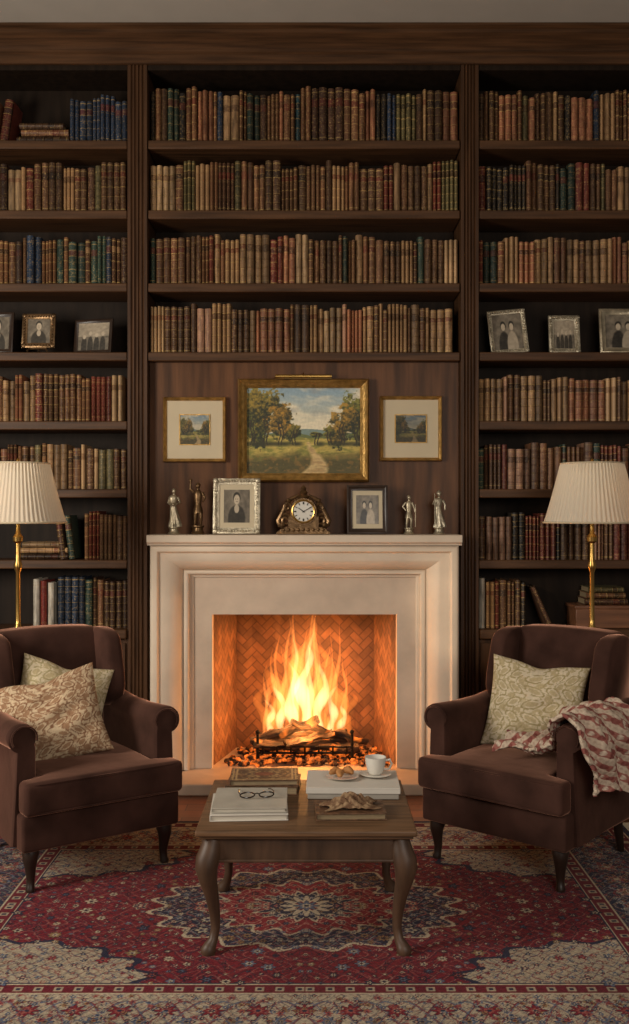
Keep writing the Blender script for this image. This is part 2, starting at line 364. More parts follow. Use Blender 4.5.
# ------------------------------------------------------------ SETTING
XL,XR=-2.47,2.35
ZTOP=WZ(22,-.14)
single('floor',box(-3.6,3.4,-6.2,.75,-.06,0),floor_mat(),'dark oak plank floor',None,kind='structure')
single('ceiling',box(-3.6,3.4,-6.2,.75,ZTOP,ZTOP+.06),CEIL,'pale plaster ceiling',None,kind='structure')
single('wall_back',box(-3.6,3.4,.56,.66,0,ZTOP),WALLM,'plaster wall behind the bookcases',None,kind='structure')
zc=WZ(65,0)
cor=[(0,zc-.0),(-.02,zc),(-.02,zc+.05),(-.035,zc+.06),(-.035,zc+.075),(-.05,zc+.09),(-.09,zc+.115),(-.115,zc+.13),(-.115,zc+.15),(-.14,zc+.16),(-.14,ZTOP-.002),(.3,ZTOP-.002),(.3,zc)]
single('trim_1',prism(cor,'x',XL-.03,XR+.03),WOODH,'dark walnut crown cornice above the bookcases',None,kind='structure',smooth=25)
# ------------------------------------------------------------ BOOKCASES
def fluted(x0,x1,z0,z1,y=0.0,depth=.30,nf=4):
    w=x1-x0; pts=[(x0,depth),(x0,y)]; m=.014; fw=(w-2*m)/nf
    for i in range(nf):
        a=x0+m+i*fw+.003; b=x0+m+(i+1)*fw-.003
        pts.append((a,y))
        for k in range(1,6):
            t=k/6; pts.append((a+(b-a)*t,y+.011*math.sin(pi*t)))
        pts.append((b,y))
    pts+=[(x1,y),(x1,depth)]
    return prism(pts,'z',z0,z1)
PX=[(-1.065,-.946),(.827,.935)]
SH=[WZ(p,0) for p in (140,210,283,352,421,489,560)]
CT=WZ(629,0); TH=.05
def pil(parent,x0,x1):
    g=join(fluted(x0+.004,x1-.004,.14,zc-.001,y=-.006),box(x0,x1,-.018,.3,0,.14))
    part('pilaster',g,WOOD,parent,smooth=20)
def bookcase(x0,x1,shelves,label,pils,counter=True,zb=0):
    t=thing('bookcase',label,'bookcase')
    for p in pils: pil(t,*p)
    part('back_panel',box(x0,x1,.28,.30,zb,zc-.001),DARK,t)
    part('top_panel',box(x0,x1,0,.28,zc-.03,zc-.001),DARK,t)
    for z in shelves:
        part('shelf',join(box(x0,x1,.0,.28,z-TH,z)),WOODH,t,bev=.006,seg=2)
    if counter:
        part('countertop',box(x0,x1,-.03,.28,CT-.055,CT),WOODH,t,bev=.008)
        part('cabinet_body',box(x0,x1,.012,.28,.1,CT-.056),WOOD,t)
        part('plinth',box(x0,x1,.0,.28,0,.099),WOOD,t)
        n=3; w=(x1-x0)/n
        for i in range(n):
            a=x0+i*w+.01;b=x0+(i+1)*w-.01; d0=.12;d1=CT-.08
            g=mv(ringframe(b-a,d1-d0,[(0,.011),(0,-.012),(.055,-.012),(.065,-.002),(.07,.011)]),(a+b)/2,0,(d0+d1)/2)
            g2=box(a+.068,b-.068,.002,.011,d0+.068,d1-.068)
            dr=part('door',join(g,g2),WOOD,t,smooth=20)
            kb=part('knob',lathe([(.006,0),(.006,.01),(.014,.018),(.014,.024),(.006,.03)],12),BRASS,dr,loc=((b-.03) if i%2==0 else (a+.03),-.012,.45),rt=(90,0,0))
    return t
bookcase(XL+.12,PX[0][0],SH,'dark walnut bookcase with fluted pilasters and lower cupboards, full of books',[PX[0],(XL,XL+.12)])
bookcase(PX[1][1],XR-.12,SH,'dark walnut bookcase with fluted pilasters and a shelf of photographs',[PX[1],(XR-.12,XR)])
tc=thing('bookcase','dark walnut overmantel bookcase with four long shelves of books','bookcase')
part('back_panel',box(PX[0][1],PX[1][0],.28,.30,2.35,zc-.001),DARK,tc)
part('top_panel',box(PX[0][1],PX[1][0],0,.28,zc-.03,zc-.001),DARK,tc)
for z in SH[:4]: part('shelf',box(PX[0][1],PX[1][0],0,.28,z-TH,z),WOODH,tc,bev=.006,seg=2)
zp=SH[3]-TH-.001
part('overmantel_panel',join(box(PX[0][1],PX[1][0],.06,.12,1.15,zp),box(PX[0][1],-.70,.06,.12,0,1.15),box(.59,PX[1][0],.06,.12,0,1.15)),PANEL,tc,label='mid-brown walnut panel behind the paintings')
# ------------------------------------------------------------ BOOKS
BASES={'tan':S(156,120,84),'ltan':S(184,149,110),'brown':S(118,80,54),'dbrown':S(80,54,39),'ox':S(108,50,38),'red':S(146,46,38),'navy':S(44,57,76),'green':S(52,68,58),'olive':S(98,88,58),'black':S(46,39,34),'cream':S(198,170,130),'terra':S(152,98,70),'white':S(216,206,188),'rose':S(152,112,88),'umber':S(100,70,48),'teal':S(50,74,78)}
GOLD=S(208,172,106)
LAB={'tan':['dbrown','ox'],'ltan':['brown','terra'],'brown':['ox','black'],'dbrown':['ox','tan'],'ox':['black','dbrown'],'red':['dbrown','black'],'navy':['ox','navy'],'green':['ox','green'],'olive':['dbrown','black'],'black':['ox','black'],'cream':['terra','brown'],'terra':['dbrown','black'],'white':['white','tan'],'rose':['dbrown','ox'],'umber':['black','ox'],'teal':['navy','black']}
BM={};k=0
for c in BASES:
    for s in range(4):
        if c=='white' and s!=3: BM[(c,s)]=None; continue
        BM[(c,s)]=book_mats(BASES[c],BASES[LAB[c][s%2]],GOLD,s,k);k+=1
for s in range(3): BM[('white',s)]=BM[('white',3)]
COV={c:M('book_cover_'+c,BASES[c],.55,var=.25,nscale=5) for c in BASES}
def book_geo(hubs):
    out=[(-.5,.5),(-.5,-.36),(-.46,-.43),(-.25,-.482),(0,-.5),(.25,-.482),(.46,-.43),(.5,-.36),(.5,.5)]
    inn=[(.41,.5),(.41,-.34),(-.41,-.34),(-.41,.5)]
    n=13; lv=[(0,0)]
    if hubs:
        for z in (.18,.35,.52,.67,.81):
            lv+=[(z-.016,0),(z-.009,.02),(z+.009,.02),(z+.016,0)]
    lv+=[(1,0)]
    V=[];Fc=[];mi=[]
    for z,b in lv:
        for i,(x,y) in enumerate(out+inn): V.append((x,y-(b if 2<=i<=6 else 0),z))
    for l in range(len(lv)-1):
        for i in range(n):
            j=(i+1)%n; Fc.append((l*n+i,l*n+j,(l+1)*n+j,(l+1)*n+i)); mi.append(0 if 1<=i<=6 else 2)
    Fc.append(tuple(reversed(range(n)))); mi.append(2); Fc.append(tuple((len(lv)-1)*n+i for i in range(n))); mi.append(2)
    o=len(V); p=box(-.405,.405,-.335,.47,.02,.975); V+=p[0]; Fc+=[tuple(i+o for i in f) for f in p[1]]; mi+=[1]*6
    return V,Fc,mi
BG=[book_geo(False),book_geo(True)]
cache={}
def book_mesh(c,s,h):
    key=(c,s,h)
    if key not in cache:
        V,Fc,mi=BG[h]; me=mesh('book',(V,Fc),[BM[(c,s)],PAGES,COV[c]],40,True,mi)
        uv=me.uv_layers.new(name='UVMap')
        for lp in me.loops:
            v=me.vertices[lp.vertex_index].co; uv.data[lp.index].uv=(v.x+.5,v.z)
        cache[key]=me
    return cache[key]
specs=[]
def addbook(x,y,z,w,d,h,c,s=0,hub=0,rt=(0,0,0),group='books'):
    specs.append(dict(x=x,y=y,z=z,w=w,d=d,h=h,c=c,s=s,hub=hub,rt=rt,group=group))
PAL={
 'mix':'tan umber brown brown dbrown ox navy green olive black tan dbrown umber brown black terra teal'.split(),
 'mid':'tan tan brown brown umber dbrown ox umber olive brown umber ltan brown terra'.split(),
 'warm':'tan brown terra rose ltan umber ox brown brown dbrown tan umber tan green'.split(),
 'pale':'ltan tan rose ltan tan tan rose terra tan brown ltan umber'.split(),
 'dark':'dbrown black brown navy green ox dbrown brown umber umber'.split(),
 'blue':'teal navy green black teal navy dbrown navy'.split(),
 'red':'ox rose brown umber tan dbrown brown rose umber black tan'.split()}
def row(x0,x1,z,h,pal,group,wm=.036):
    x=x0; P=PAL[pal]; L=[]
    while x<x1:
        c=random.choice(P); s=random.randrange(4); hub=random.random()<.6; run=random.choice((1,1,1,1,2,2,3,4))
        w=random.uniform(wm*.6,wm*1.35); hh=h*random.uniform(.88,1.04)
        if run>2: hub=True
        for r in range(run):
            ww=w*random.uniform(.93,1.07); L.append((ww,hh*random.uniform(.985,1.01),c,s,int(hub))); x+=ww
    tot=sum(l[0] for l in L); k=(x1-x0)/tot; x=x0
    for ww,hj,c,s,hub in L:
        ww*=k; addbook(x+ww/2,.04+random.uniform(-.010,.018)+.095,z,ww-.0015,.19,hj,c,s,hub,(0,0,0),group); x+=ww
if random.random()<0 and red: pass
A,B=PX[0][1]+.004,PX[1][0]-.004
for i,(h,p) in enumerate(((.308,'mix'),(.286,'mid'),(.280,'warm'),(.278,'pale'))):
    row(A,B-(0 if i<3 else .03),SH[i],h,p,'leather books on the long %s shelf'%('top','upper','middle','lower')[i],.036)
LA,LB=XL+.124,PX[0][0]-.004
RA,RB=PX[1][1]+.004,XR-.124
zs=SH+[CT]
gl='leather books on the shelves by the mantel'
row(WX(70,.05),LB,zs[0],.27,'blue',gl)
row(LA,LB-.01,zs[1],.275,'mid',gl); row(LA,LB,zs[2],.275,'dark',gl)
row(LA,LB-.03,zs[4],.265,'warm',gl); row(LA,LB-.01,zs[5],.255,'mid',gl)
row(WX(84,.05),LB,zs[6],.27,'dark',gl); row(WX(57,.05),LB,zs[7],.28,'dark',gl)
for i,c in enumerate(('white','red','white')): addbook(WX(33,.05)+i*.042+.02,.13,zs[7],.038,.19,.28-.01*i,c,3,0,group=gl)
for i in range(3): addbook(LA+.2+i*.045,.13,zs[7],.038,.19,.27,'brown',i,1,group=gl)
addbook(WX(3,.05)+.0,.14,zs[0]+.003,.05,.19,.25,'ox',0,1,(0,8,0),gl)
addbook(WX(-12,.05)+.0,.14,zs[0]+.003,.05,.19,.25,'brown',0,1,(0,8,0),gl)
for i,c in enumerate(('dbrown','green')):
    addbook(WX(66,.05)+i*.05-.015,.13,zs[6]+.004,.036,.19,.25,c,0,1,(0,-7,0),gl)
def stack(xc,z,items,group):
    zz=z
    for (w,L,c,dx) in items:
        addbook(xc-L/2+dx,.14,zz+w/2,w,.19,L,c,random.randrange(3),1,(0,90,0),group); zz+=w+.001
stack(WX(43,.05),zs[0],[(.042,.30,'dbrown',0),(.04,.27,'brown',.01),(.036,.25,'umber',-.01)],'stacked books on a shelf')
stack(WX(43,.05),zs[6],[(.034,.28,'dbrown',0),(.034,.27,'tan',.005),(.03,.24,'ltan',0)],'stacked books on a shelf')
gr='leather books on the shelves by the framed photos'
for i,(h,p) in ((0,(.29,'mix')),(1,(.28,'mix')),(2,(.272,'warm')),(4,(.262,'pale')),(5,(.258,'warm')),(6,(.275,'red'))):
    row(RA,RB,zs[i],h,p,gr)
row(RA+.045,WX(526,.05),zs[7],.27,'red',gr)
addbook(RA+.02,.13,zs[7],.036,.19,.285,'white',3,0,group=gr)
addbook(WX(551,.05),.13,CT+.006,.028,.17,.25,'dbrown',3,0,(0,-24,0),gr)
bxz=CT+.13
stack(WX(606,.06),bxz+.001,[(.036,.24,'dbrown',0),(.034,.22,'brown',0),(.03,.2,'olive',0)],'stacked books on a wooden box')
def area(s):
    px=314.5+s['x']*176
    if px<-2 or px>631: return -1
    return s['w']*s['h']*(1 if s['rt']==(0,0,0) else 3)
order=sorted(range(len(specs)),key=lambda i:-area(specs[i]))
ind=set(i for i in order[:298] if area(specs[i])>0)
CN={'tan':'tan','ltan':'pale tan','brown':'brown','dbrown':'dark brown','ox':'oxblood','red':'red','navy':'navy','green':'dark green','olive':'olive','black':'black','cream':'cream','terra':'terracotta','white':'white','rose':'dusty rose','umber':'umber','teal':'dark teal'}
SV=[];SF=[];SM=[];SUV=[];smats=[];mk={}
for i,s in enumerate(specs):
    me=book_mesh(s['c'],s['s'],s['hub'])
    if i in ind:
        how='lying flat in a stack' if s['rt'][1]==90 else ('leaning to one side' if s['rt'][1] else 'upright on shelf')
        o=obj('book',me,None,(s['x'],s['y'],s['z']),s['rt'],'old %s leather book, gilt bands, %s'%(CN[s['c']],how) if s['c']!='white' else 'plain white book %s'%how,'book',s['group'])
        o.scale=(s['w'],s['d'],s['h'])
    else:
        Mx=Matrix.Translation((s['x'],s['y'],s['z']))@Euler([math.radians(a) for a in s['rt']]).to_matrix().to_4x4()@Matrix.Diagonal((s['w'],s['d'],s['h'],1))
        o0=len(SV); V=[v.co for v in me.vertices]; SV+=[tuple(Mx@v) for v in V]
        for p in me.polygons:
            SF.append(tuple(o0+q for q in p.vertices)); m=me.materials[p.material_index]
            if m.name not in mk: mk[m.name]=len(smats); smats.append(m)
            SM.append(mk[m.name]); SUV+=[(V[q].x+.5,V[q].z) for q in p.vertices]
me=mesh('books',(SV,SF),smats,40,False,SM)
uv=me.uv_layers.new(name='UVMap'); uv.data.foreach_set('uv',np.array(SUV,dtype=np.float32).ravel())
obj('books',me,None,label='remaining rows of old leather-bound books along the shelves',cat='books',group='books',kind='stuff')
print('books',len(specs),'individual',len(ind))
single('wooden_box',join(box(WX(575,.05),WX(575,.05)+.42,.03,.24,CT+.001,CT+.11),box(WX(575,.05)-.006,WX(575,.05)+.426,.024,.246,CT+.111,CT+.13)),M('box_wood',S(120,78,52),.4,var=.3,nscale=4,stretch=(1,10,10)),'low reddish-brown wooden box on the bookcase counter','box',bev=.004)
# ------------------------------------------------------------ FIREPLACE
fp=thing('fireplace','pale limestone fireplace with moulded surround and herringbone brick firebox','fireplace',(0,0,0))
OX0,OX1,OZ=-.905,.795,1.316; HZ=.06
prof=[(0,.055),(0,-.178),(.004,-.190),(.012,-.198),(.022,-.201),(.040,-.201),(.046,-.196),(.050,-.186)]
for i in range(13):
    a=i/12*pi/2; prof.append((.052+.125*math.sin(a)*1.0,-.072-.108*math.cos(a)))
prof=prof[:-1]+[(.172,-.076),(.172,-.098)]
for i in range(7):
    a=pi-i/6*pi; prof.append((.190+.016*math.cos(a),-.098-.014*math.sin(a)))
prof+=[(.207,-.078),(.222,-.078),(.228,-.074),(.228,.055)]
V=[];n=len(prof)
for st in range(4):
    for t,y in prof:
        x=OX0+t if st<2 else OX1-t; z=HZ+.001 if st in(0,3) else OZ-.80*t
        V.append((x,y,z))
Fc=[]
for s_ in range(3):
    for i in range(n):
        j=(i+1)%n; Fc.append((s_*n+i,s_*n+j,(s_+1)*n+j,(s_+1)*n+i))
Fc.append(tuple(range(n))); Fc.append(tuple(3*n+i for i in range(n)))
part('surround',(V,Fc),STONE,fp,smooth=32)
part('mantel_shelf',prism([(.055,OZ+.001),(-.204,OZ+.001),(-.206,OZ+.008),(-.212,OZ+.014),(-.220,OZ+.017),(-.222,OZ+.020),(-.222,OZ+.052),(-.216,OZ+.058),(.055,OZ+.058)],'x',OX0-.012,OX1+.012),STONE,fp,smooth=28)
sx0,sx1=OX0+.223,OX1-.223; ox0,ox1=-.574,.462; oz=.925
part('slip',join(box(sx0,ox0,-.066,.0,HZ+.001,oz),box(ox1,sx1,-.066,.0,HZ+.001,oz),box(sx0,sx1,-.066,.0,oz,OZ-.17)),STONE2,fp,smooth=0)
part('hearth',join(box(OX0+.02,OX1-.02,-.40,.50,0,HZ)),HEARTH,fp,bev=.008)
def herring(w,h,flip=False):
    def f(u,v):
        x=(u-.5)*w; y=v*h; 
        if flip: x=-x
        W=.042; a=(x+y)*.7071/W+50; b=(-x+y)*.7071/W+50
        i=np.floor(a);j=np.floor(b);k=np.mod(i-j,4); fa=a-i;fb=b-j
        hz=k<2; du=np.where(k==0,fa,np.where(k==1,1-fa,np.minimum(fa,1-fa)))
        dv=np.where(hz,np.minimum(fb,1-fb),np.where(k==2,1-fb,fb))
        d=np.minimum(du,dv); mort=np.clip((.10-d)*12,0,1)
        bi=np.where(k==1,i-1,i); bj=np.where(k==3,j+1,j); r=hsh(bi,bj,3)
        c=np.array([[144,94,58]])*(0.84+.28*r)[:,None]; c=blend(c,mort*.75,(84,54,36))
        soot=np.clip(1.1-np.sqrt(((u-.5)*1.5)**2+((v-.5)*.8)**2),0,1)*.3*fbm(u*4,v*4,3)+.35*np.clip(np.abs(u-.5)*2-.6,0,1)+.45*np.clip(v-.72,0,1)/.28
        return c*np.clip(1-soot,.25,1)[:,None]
    return f
bx0,bx1,by=-.475,.363,.44; fz=1.02
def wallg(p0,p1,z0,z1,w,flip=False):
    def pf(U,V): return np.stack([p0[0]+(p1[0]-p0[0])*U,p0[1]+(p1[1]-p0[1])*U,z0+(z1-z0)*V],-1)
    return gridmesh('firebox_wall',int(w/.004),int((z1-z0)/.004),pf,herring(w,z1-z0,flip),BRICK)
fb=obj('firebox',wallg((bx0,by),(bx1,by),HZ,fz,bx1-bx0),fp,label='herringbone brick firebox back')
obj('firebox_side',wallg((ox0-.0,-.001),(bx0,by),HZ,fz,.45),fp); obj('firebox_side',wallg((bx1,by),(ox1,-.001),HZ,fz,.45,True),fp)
part('firebox_throat',box(ox0-.03,ox1+.03,.001,.46,fz,fz+.05),IRON,fp)
eg=[]
for i in range(620):
    x=random.gauss(-.06,.30); y=random.uniform(-.03,.38)
    lim=.47-.1*y
    if abs(x+.056)>lim: continue
    r=random.uniform(.010,.022); pile=.035*math.exp(-((x+.06)/.22)**2)
    g=sphere((0,0,0),r,(1,random.uniform(.7,1),random.uniform(.6,.9)),6); eg.append(mv(rot(g,'X',random.uniform(0,90)),x,y,HZ+r*.6+pile*random.random()))
single('ember_bed',join(*eg),EMBER,'bed of glowing orange and black coals on the firebox floor','embers',kind='stuff',smooth=0)
gt=thing('fireplace_grate','black iron fire grate holding burning logs','grate',(-.055,.17,HZ))
bars=[tube([(x,-.14,.105),(x,-.13,.06),(x,-.05,.055),(x,.12,.055)],.006,8) for x in np.linspace(-.24,.24,7)]
part('bar',join(*bars,tube([(-.27,-.12,.06),(.27,-.12,.06)],.007,8),tube([(-.27,-.135,.098),(.27,-.135,.098)],.006,8),tube([(-.27,.1,.05),(.27,.1,.05)],.008,8)),IRON,gt)
for x in(-.27,.27):
    for y in(-.13,.10):
        part('leg',tube([(x,y,0),(x,y,.055),(x,y,.065 if y>0 else .17)],[.011,.009,.008],8),IRON,gt)
    part('finial',sphere((x,-.13,.182),.013),IRON,gt)
def log(x,y,z,L,r,rt,lab,sp=0):
    V=[];Fc=[];n=14;m=14
    for i in range(m+1):
        px=-L/2+L*i/m; oy=.008*math.sin(i*.9+x*9);oz_=.007*math.cos(i*1.3+y*7)
        for k in range(n):
            a=2*pi*k/n; rr=r*(1+.10*math.sin(a*3+i*.5+x*30)+.07*math.sin(a*5+i*1.9))
            yy=rr*math.cos(a);zz=rr*math.sin(a)
            if sp: zz=min(zz,r*.25+.1*yy)   # split flat face
            V.append((px+(.006*math.sin(a*4+x*11) if i in(0,m) else 0),yy+oy,zz+oz_))
    for i in range(m):
        for k in range(n): l=(k+1)%n; Fc.append((i*n+k,i*n+l,(i+1)*n+l,(i+1)*n+k))
    Fc.append(tuple(range(n)));Fc.append(tuple(m*n+k for k in range(n)))
    single('log',(V,Fc),BARK,lab,'log',loc=(x,y,z),rt=rt,group='firewood in the grate',smooth=50)
lz=HZ+.062
log(-.05,.07,lz+.040,.60,.036,(12,2,2),'charred split log lying across the grate front',1)
log(-.08,.20,lz+.045,.54,.044,(0,-3,-6),'charred log lying across the grate behind')
log(.09,.10,lz+.112,.46,.029,(-20,17,10),'burning split log resting slanted on the lower logs',1)
log(-.17,.11,lz+.108,.42,.028,(0,-20,-14),'burning log crossing over the other logs')
log(-.03,.02,lz+.088,.30,.022,(30,-8,24),'small charred branch lying on the front log',1)
fire=thing('fire','bright orange and yellow flames rising from the logs','fire',(-.055,.21,HZ+.10))
def flame(x,y,h,r,sway,ph,mat,z0=0,p=1.15):
    path=[];rad=[];m=30
    for i in range(m+1):
        t=i/m; path.append((x+sway*t*t+(.5*r+.008)*math.sin(ph+t*9)*t**.7,y+.03*math.sin(ph*2+t*4)*t,z0+h*t))
        rad.append(max(.001,r*(.35+1.9*t)*(1-t)**p*(1+.25*math.sin(ph*3+t*15))) )
    part('flame',tube(path,rad,12,(1,.75)),mat,fire)
fl=[(0,0,.76,.10,.0,0),(-.08,.02,.62,.09,-.03,1),(.09,.01,.58,.09,.05,2),(-.16,0,.46,.08,-.03,3),(.17,-.01,.43,.08,.05,4),(-.23,.01,.32,.06,-.05,5),(.24,.0,.29,.06,.03,.5),(.03,-.03,.52,.07,.06,1.5),(-.04,-.03,.55,.07,-.05,2.6)]
for (x,y,h,r,s,p) in fl: flame(x,y,h,r,s,p,FL1)
for (x,y,h,r,s,p) in [(0,0,.56,.062,.0,.3),(-.07,0,.46,.052,-.02,1.2),(.08,0,.44,.052,.04,2.2),(-.14,0,.33,.04,-.02,3.1),(.15,0,.31,.04,.03,4.4),(.02,.03,.66,.03,.02,5),(-.05,.03,.62,.026,-.03,.9),(-.20,0,.22,.034,-.02,2),(.21,0,.20,.032,.03,3)]: flame(x,y,h,r,s,p,FL2,.02)
rw=random.Random(3)
for i in range(20):
    x=-.25+.5*(i+.5)/20; env=1-(x/.30)**2
    flame(x,rw.uniform(-.04,.05),(.30+.52*env)*rw.uniform(.75,1.05),rw.uniform(.012,.022),rw.uniform(-.06,.06),rw.uniform(0,6),FL3,.0,1.0)
def plight(x,y,z,p,col,r=0.0):
    l=bpy.data.lights.new('fire_glow','POINT'); l.energy=p; l.color=col; l.shadow_soft_size=r
    o=bpy.data.objects.new('fire_glow',l); o.location=(x,y,z); COL.objects.link(o); return o
for (x,y,z,p) in ((-.055,.16,.50,7),(-.20,.12,.34,4),(.11,.12,.34,4),(-.055,.08,.66,6),(-.05,-.03,.26,5)):
    plight(x,y,z,p,(1,.44,.13),.0)
# ------------------------------------------------------------ PAINTINGS
def wallpic(px0,px1,py0,py1,label,fm,painter,b,matw=0,dep=.035,ps=(.5,.5)):
    y=.035; x0,x1=WX(px0,y),WX(px1,y); z1,z0=WZ(py0,y),WZ(py1,y); w=x1-x0;h=z1-z0
    t=thing('painting',label,'painting',((x0+x1)/2,.058,(z0+z1)/2))
    pr=[(0,0),(0,-dep*.7),(b*.2,-dep),(b*.45,-dep*.75),(b*.6,-dep*.7),(b*.85,-dep*.45),(b,-dep*.35),(b,0)]
    part('frame',ringframe(w,h,pr),fm,t,smooth=30)
    iw,ih=w-2*b,h-2*b
    if matw:
        pw,ph=iw*ps[0],ih*ps[1]
        part('mat_board',box(-iw/2,iw/2,-.008,-.001,-ih/2,ih/2),MATB,t)
        part('inner_fillet',ringframe(pw+.012,ph+.012,[(0,-.008),(0,-.012),(.006,-.012),(.006,-.008)]),GILT,t)
        obj('canvas',picmesh('canvas',pw,ph,90,90,painter,PAINT),t,(0,-.010,0))
    else:
        obj('canvas',picmesh('canvas',iw,ih,300,220,painter,PAINT),t,(0,-.006,0))
    return t,w,h
t,w,h=wallpic(238,369,379,482,'large gilt-framed oil landscape with trees and a winding path',GILT,landscape(3),.05,dep=.06)
part('picture_light',join(tube([(-.16,-.09,h/2+.005),(.16,-.09,h/2+.005)],.012,10),tube([(0,-.09,h/2+.005),(0,-.04,h/2+.03),(0,-.004,h/2-.0)],.005,8)),BRASS,t)
wallpic(163,226,397,462,'small gilt-framed landscape with wide cream mat',GILT,landscape(17,.8),.02,1,ps=(.52,.5))
wallpic(380,442,396,461,'small gilt-framed dark landscape with tan mat',GILT,landscape(29,.6),.02,1,ps=(.55,.46))
# ------------------------------------------------------------ STANDING FRAMES
def stdframe(px0,px1,py0,py1,y,zb,label,fm,kind,b,ornate=False,lean=8,yaw=0,roll=0,matb=0,seed=1,easel=False,grp=None):
    w=(px1-px0)*(y-CAMY)/F; h=(py1-py0)*(y-CAMY)/F; xc=WX((px0+px1)/2,y)
    t=thing('photo_frame',label,'picture frame',(xc,y,zb+.002+(.03 if easel else 0)),(-lean,roll,yaw),grp)
    dp=.018; pr=[(0,0),(0,-dp*.8),(b*.3,-dp),(b*.6,-dp*.6),(b,-dp*.5),(b,0)]
    g=mv(ringframe(w,h,pr),0,0,h/2)
    if ornate:
        gs=[g]; 
        nx=max(6,int(w/.016)); nz=max(6,int(h/.016))
        for i in range(nx+1):
            for zz in (b*.45,h-b*.45): gs.append(sphere((-w/2+w*i/nx*.96+w*.02,-dp*.8,zz),.0075,n=6))
        for i in range(1,nz):
            for xx in (-w/2+b*.45,w/2-b*.45): gs.append(sphere((xx,-dp*.8,h*i/nz),.0075,n=6))
        for sx in(-1,1):
            for sz in(0,1): gs.append(sphere((sx*(w/2-b*.4),-dp*.8,h*sz+(b*.4 if sz==0 else -b*.4)),b*.5,(1,.5,1),8))
        g=join(*gs)
    part('frame',g,fm,t,smooth=40)
    part('backing',box(-w/2+.004,w/2-.004,.0,.006,.004,h-.004),DKFRAME,t)
    iw,ih=w-2*b,h-2*b
    if matb: part('mat_board',box(-iw/2,iw/2,-.004,-.001,b,h-b),MATB,t); iw*=.74;ih*=.76
    obj('photo',picmesh('photo',iw,ih,60,72,sepia(seed,kind),PHOTO),t,(0,-.006,h/2))
    sd=h*.6
    part('easel_strut',prism([(.006,sd),(.006+.004,sd),(min(.13,h*.42),.0+ .012),(min(.13,h*.42)-.006,.006)],'x',-w*.12,w*.12),DKFRAME,t)
    if easel:
        part('easel_stand',join(tube([(-w*.3,-.03,-.03+.006),(-w*.25,-.01,-.005),(0,-.025,-.008),(w*.25,-.01,-.005),(w*.3,-.03,-.03+.006)],.006,8),tube([(0,.0,-.008),(0,.06,-.024)],.005,8)),BRONZE,t)
MZ=OZ+.059
stdframe(213,260,477,533,-.09,MZ,'ornate beaded silver frame with a sepia portrait photograph',SILVER,'portrait',.034,True,matb=1,seed=4)
stdframe(347,388,484,533,-.08,MZ,'dark wooden frame with a sepia photo of two people',DKFRAME,'pair',.03,False,seed=9,matb=1)
s4=SH[3]; gf='framed photos on the bookcase shelf'
stdframe(-18,13,309,351,.07,s4,'dark framed old photograph',DKFRAME,'portrait',.025,seed=2,grp=gf)
stdframe(22,55,312,347,.07,s4,'ornate bronze frame on a small easel stand',BRONZE,'portrait',.03,True,seed=12,easel=True,grp=gf)
stdframe(73,113,315,350,.08,s4,'plain dark frame with a dim photo, turned slightly',DKFRAME,'group',.02,seed=14,yaw=-12,grp=gf)
stdframe(491,529,306,351,.08,s4,'tilted silver frame with a black-and-white photo',SILVER,'pair',.025,True,roll=-5,seed=21,grp=gf)
stdframe(549,580,312,351,.08,s4,'small ornate silver frame with a faded photo',SILVER,'group',.03,True,seed=22,matb=0,grp=gf)
stdframe(600,648,304,350,.08,s4,'large dark-silver frame with a family photograph',PEWTER,'pair',.035,seed=23,grp=gf)
# ------------------------------------------------------------ CLOCK
ck=thing('mantel_clock','ornate bronze mantel clock with round white dial and scrolls','clock',(WX(303.5,-.08),-.08,MZ))
part('base',join(prism([(-.150,0),(.150,0),(.150,.012),(.138,.018),(.128,.03),(.10,.042),(-.10,.042),(-.128,.03),(-.138,.018),(-.150,.012)],'y',-.045,.045),*[sphere((x,-.042,.026),.011,n=8) for x in np.linspace(-.11,.11,9)],*[sphere((x,-.03,.004),.016,n=8) for x in (-.13,.13)]),BRONZE,ck,bev=.002)
def scroll(s):
    p=[]
    for i in range(34):
        a=i/33*2.6*pi; r=.036*(1-i/33*.75); p.append((s*(.100+r*math.cos(a+pi*.2)),0,.080+r*math.sin(a+pi*.2)))
    p1=[]
    for i in range(24):
        a=i/23*2.2*pi; r=.024*(1-i/23*.7); p1.append((s*(.092+r*math.cos(pi-a)),-.005,.150+r*math.sin(pi-a)))
    p2=[(s*.130,0,.045),(s*.142,0,.075),(s*.122,0,.115),(s*.105,0,.15),(s*.075,0,.195),(s*.03,0,.218)]
    return join(tube(p,.010,8),tube(p1,.008,8),tube(p2,[.013,.015,.013,.012,.011,.007],8),sphere((s*.118,-.012,.05),.018,n=8),sphere((s*.085,-.012,.188),.014,n=8))
cz=.128
case=join(rot(lathe([(.070,-.03),(.078,-.02),(.078,.02),(.074,.034),(.066,.034),(.066,.03)],36),'X',90))
case=mv(case,0,0,cz)
part('case',join(case,scroll(1),scroll(-1),box(-.085,.085,-.028,.03,.04,.10)),BRONZE,ck)
part('crest',join(lathe([(.03,.0),(.034,.008),(.018,.02),(.024,.032),(.012,.045),(.016,.055),(.006,.068),(.001,.075)],14,(0,0,.203)),*[sphere((x,0,.205-abs(x)*.4),.013,n=8) for x in(-.045,-.03,.03,.045)]),BRONZE,ck)
dial=mv(rot(lathe([(.058,0),(.058,.004)],36),'X',90),0,-.033,cz)
part('dial',dial,PORC,ck)
tk=[]
for i in range(12):
    g=box(-.0022 if i%3 else -.004,.0022 if i%3 else .004,-.0395,-.0375,.040,.053); g=rot(g,'Y',30*i); tk.append(mv(g,0,0,cz))
part('hour_marks',join(*tk),IRON,ck,smooth=0)
part('bezel',mv(tube([(.061*math.cos(a),-.036,.061*math.sin(a)) for a in np.linspace(0,2*pi,32,endpoint=False)],.006,8,closed=True),0,0,cz),BRASS,ck)
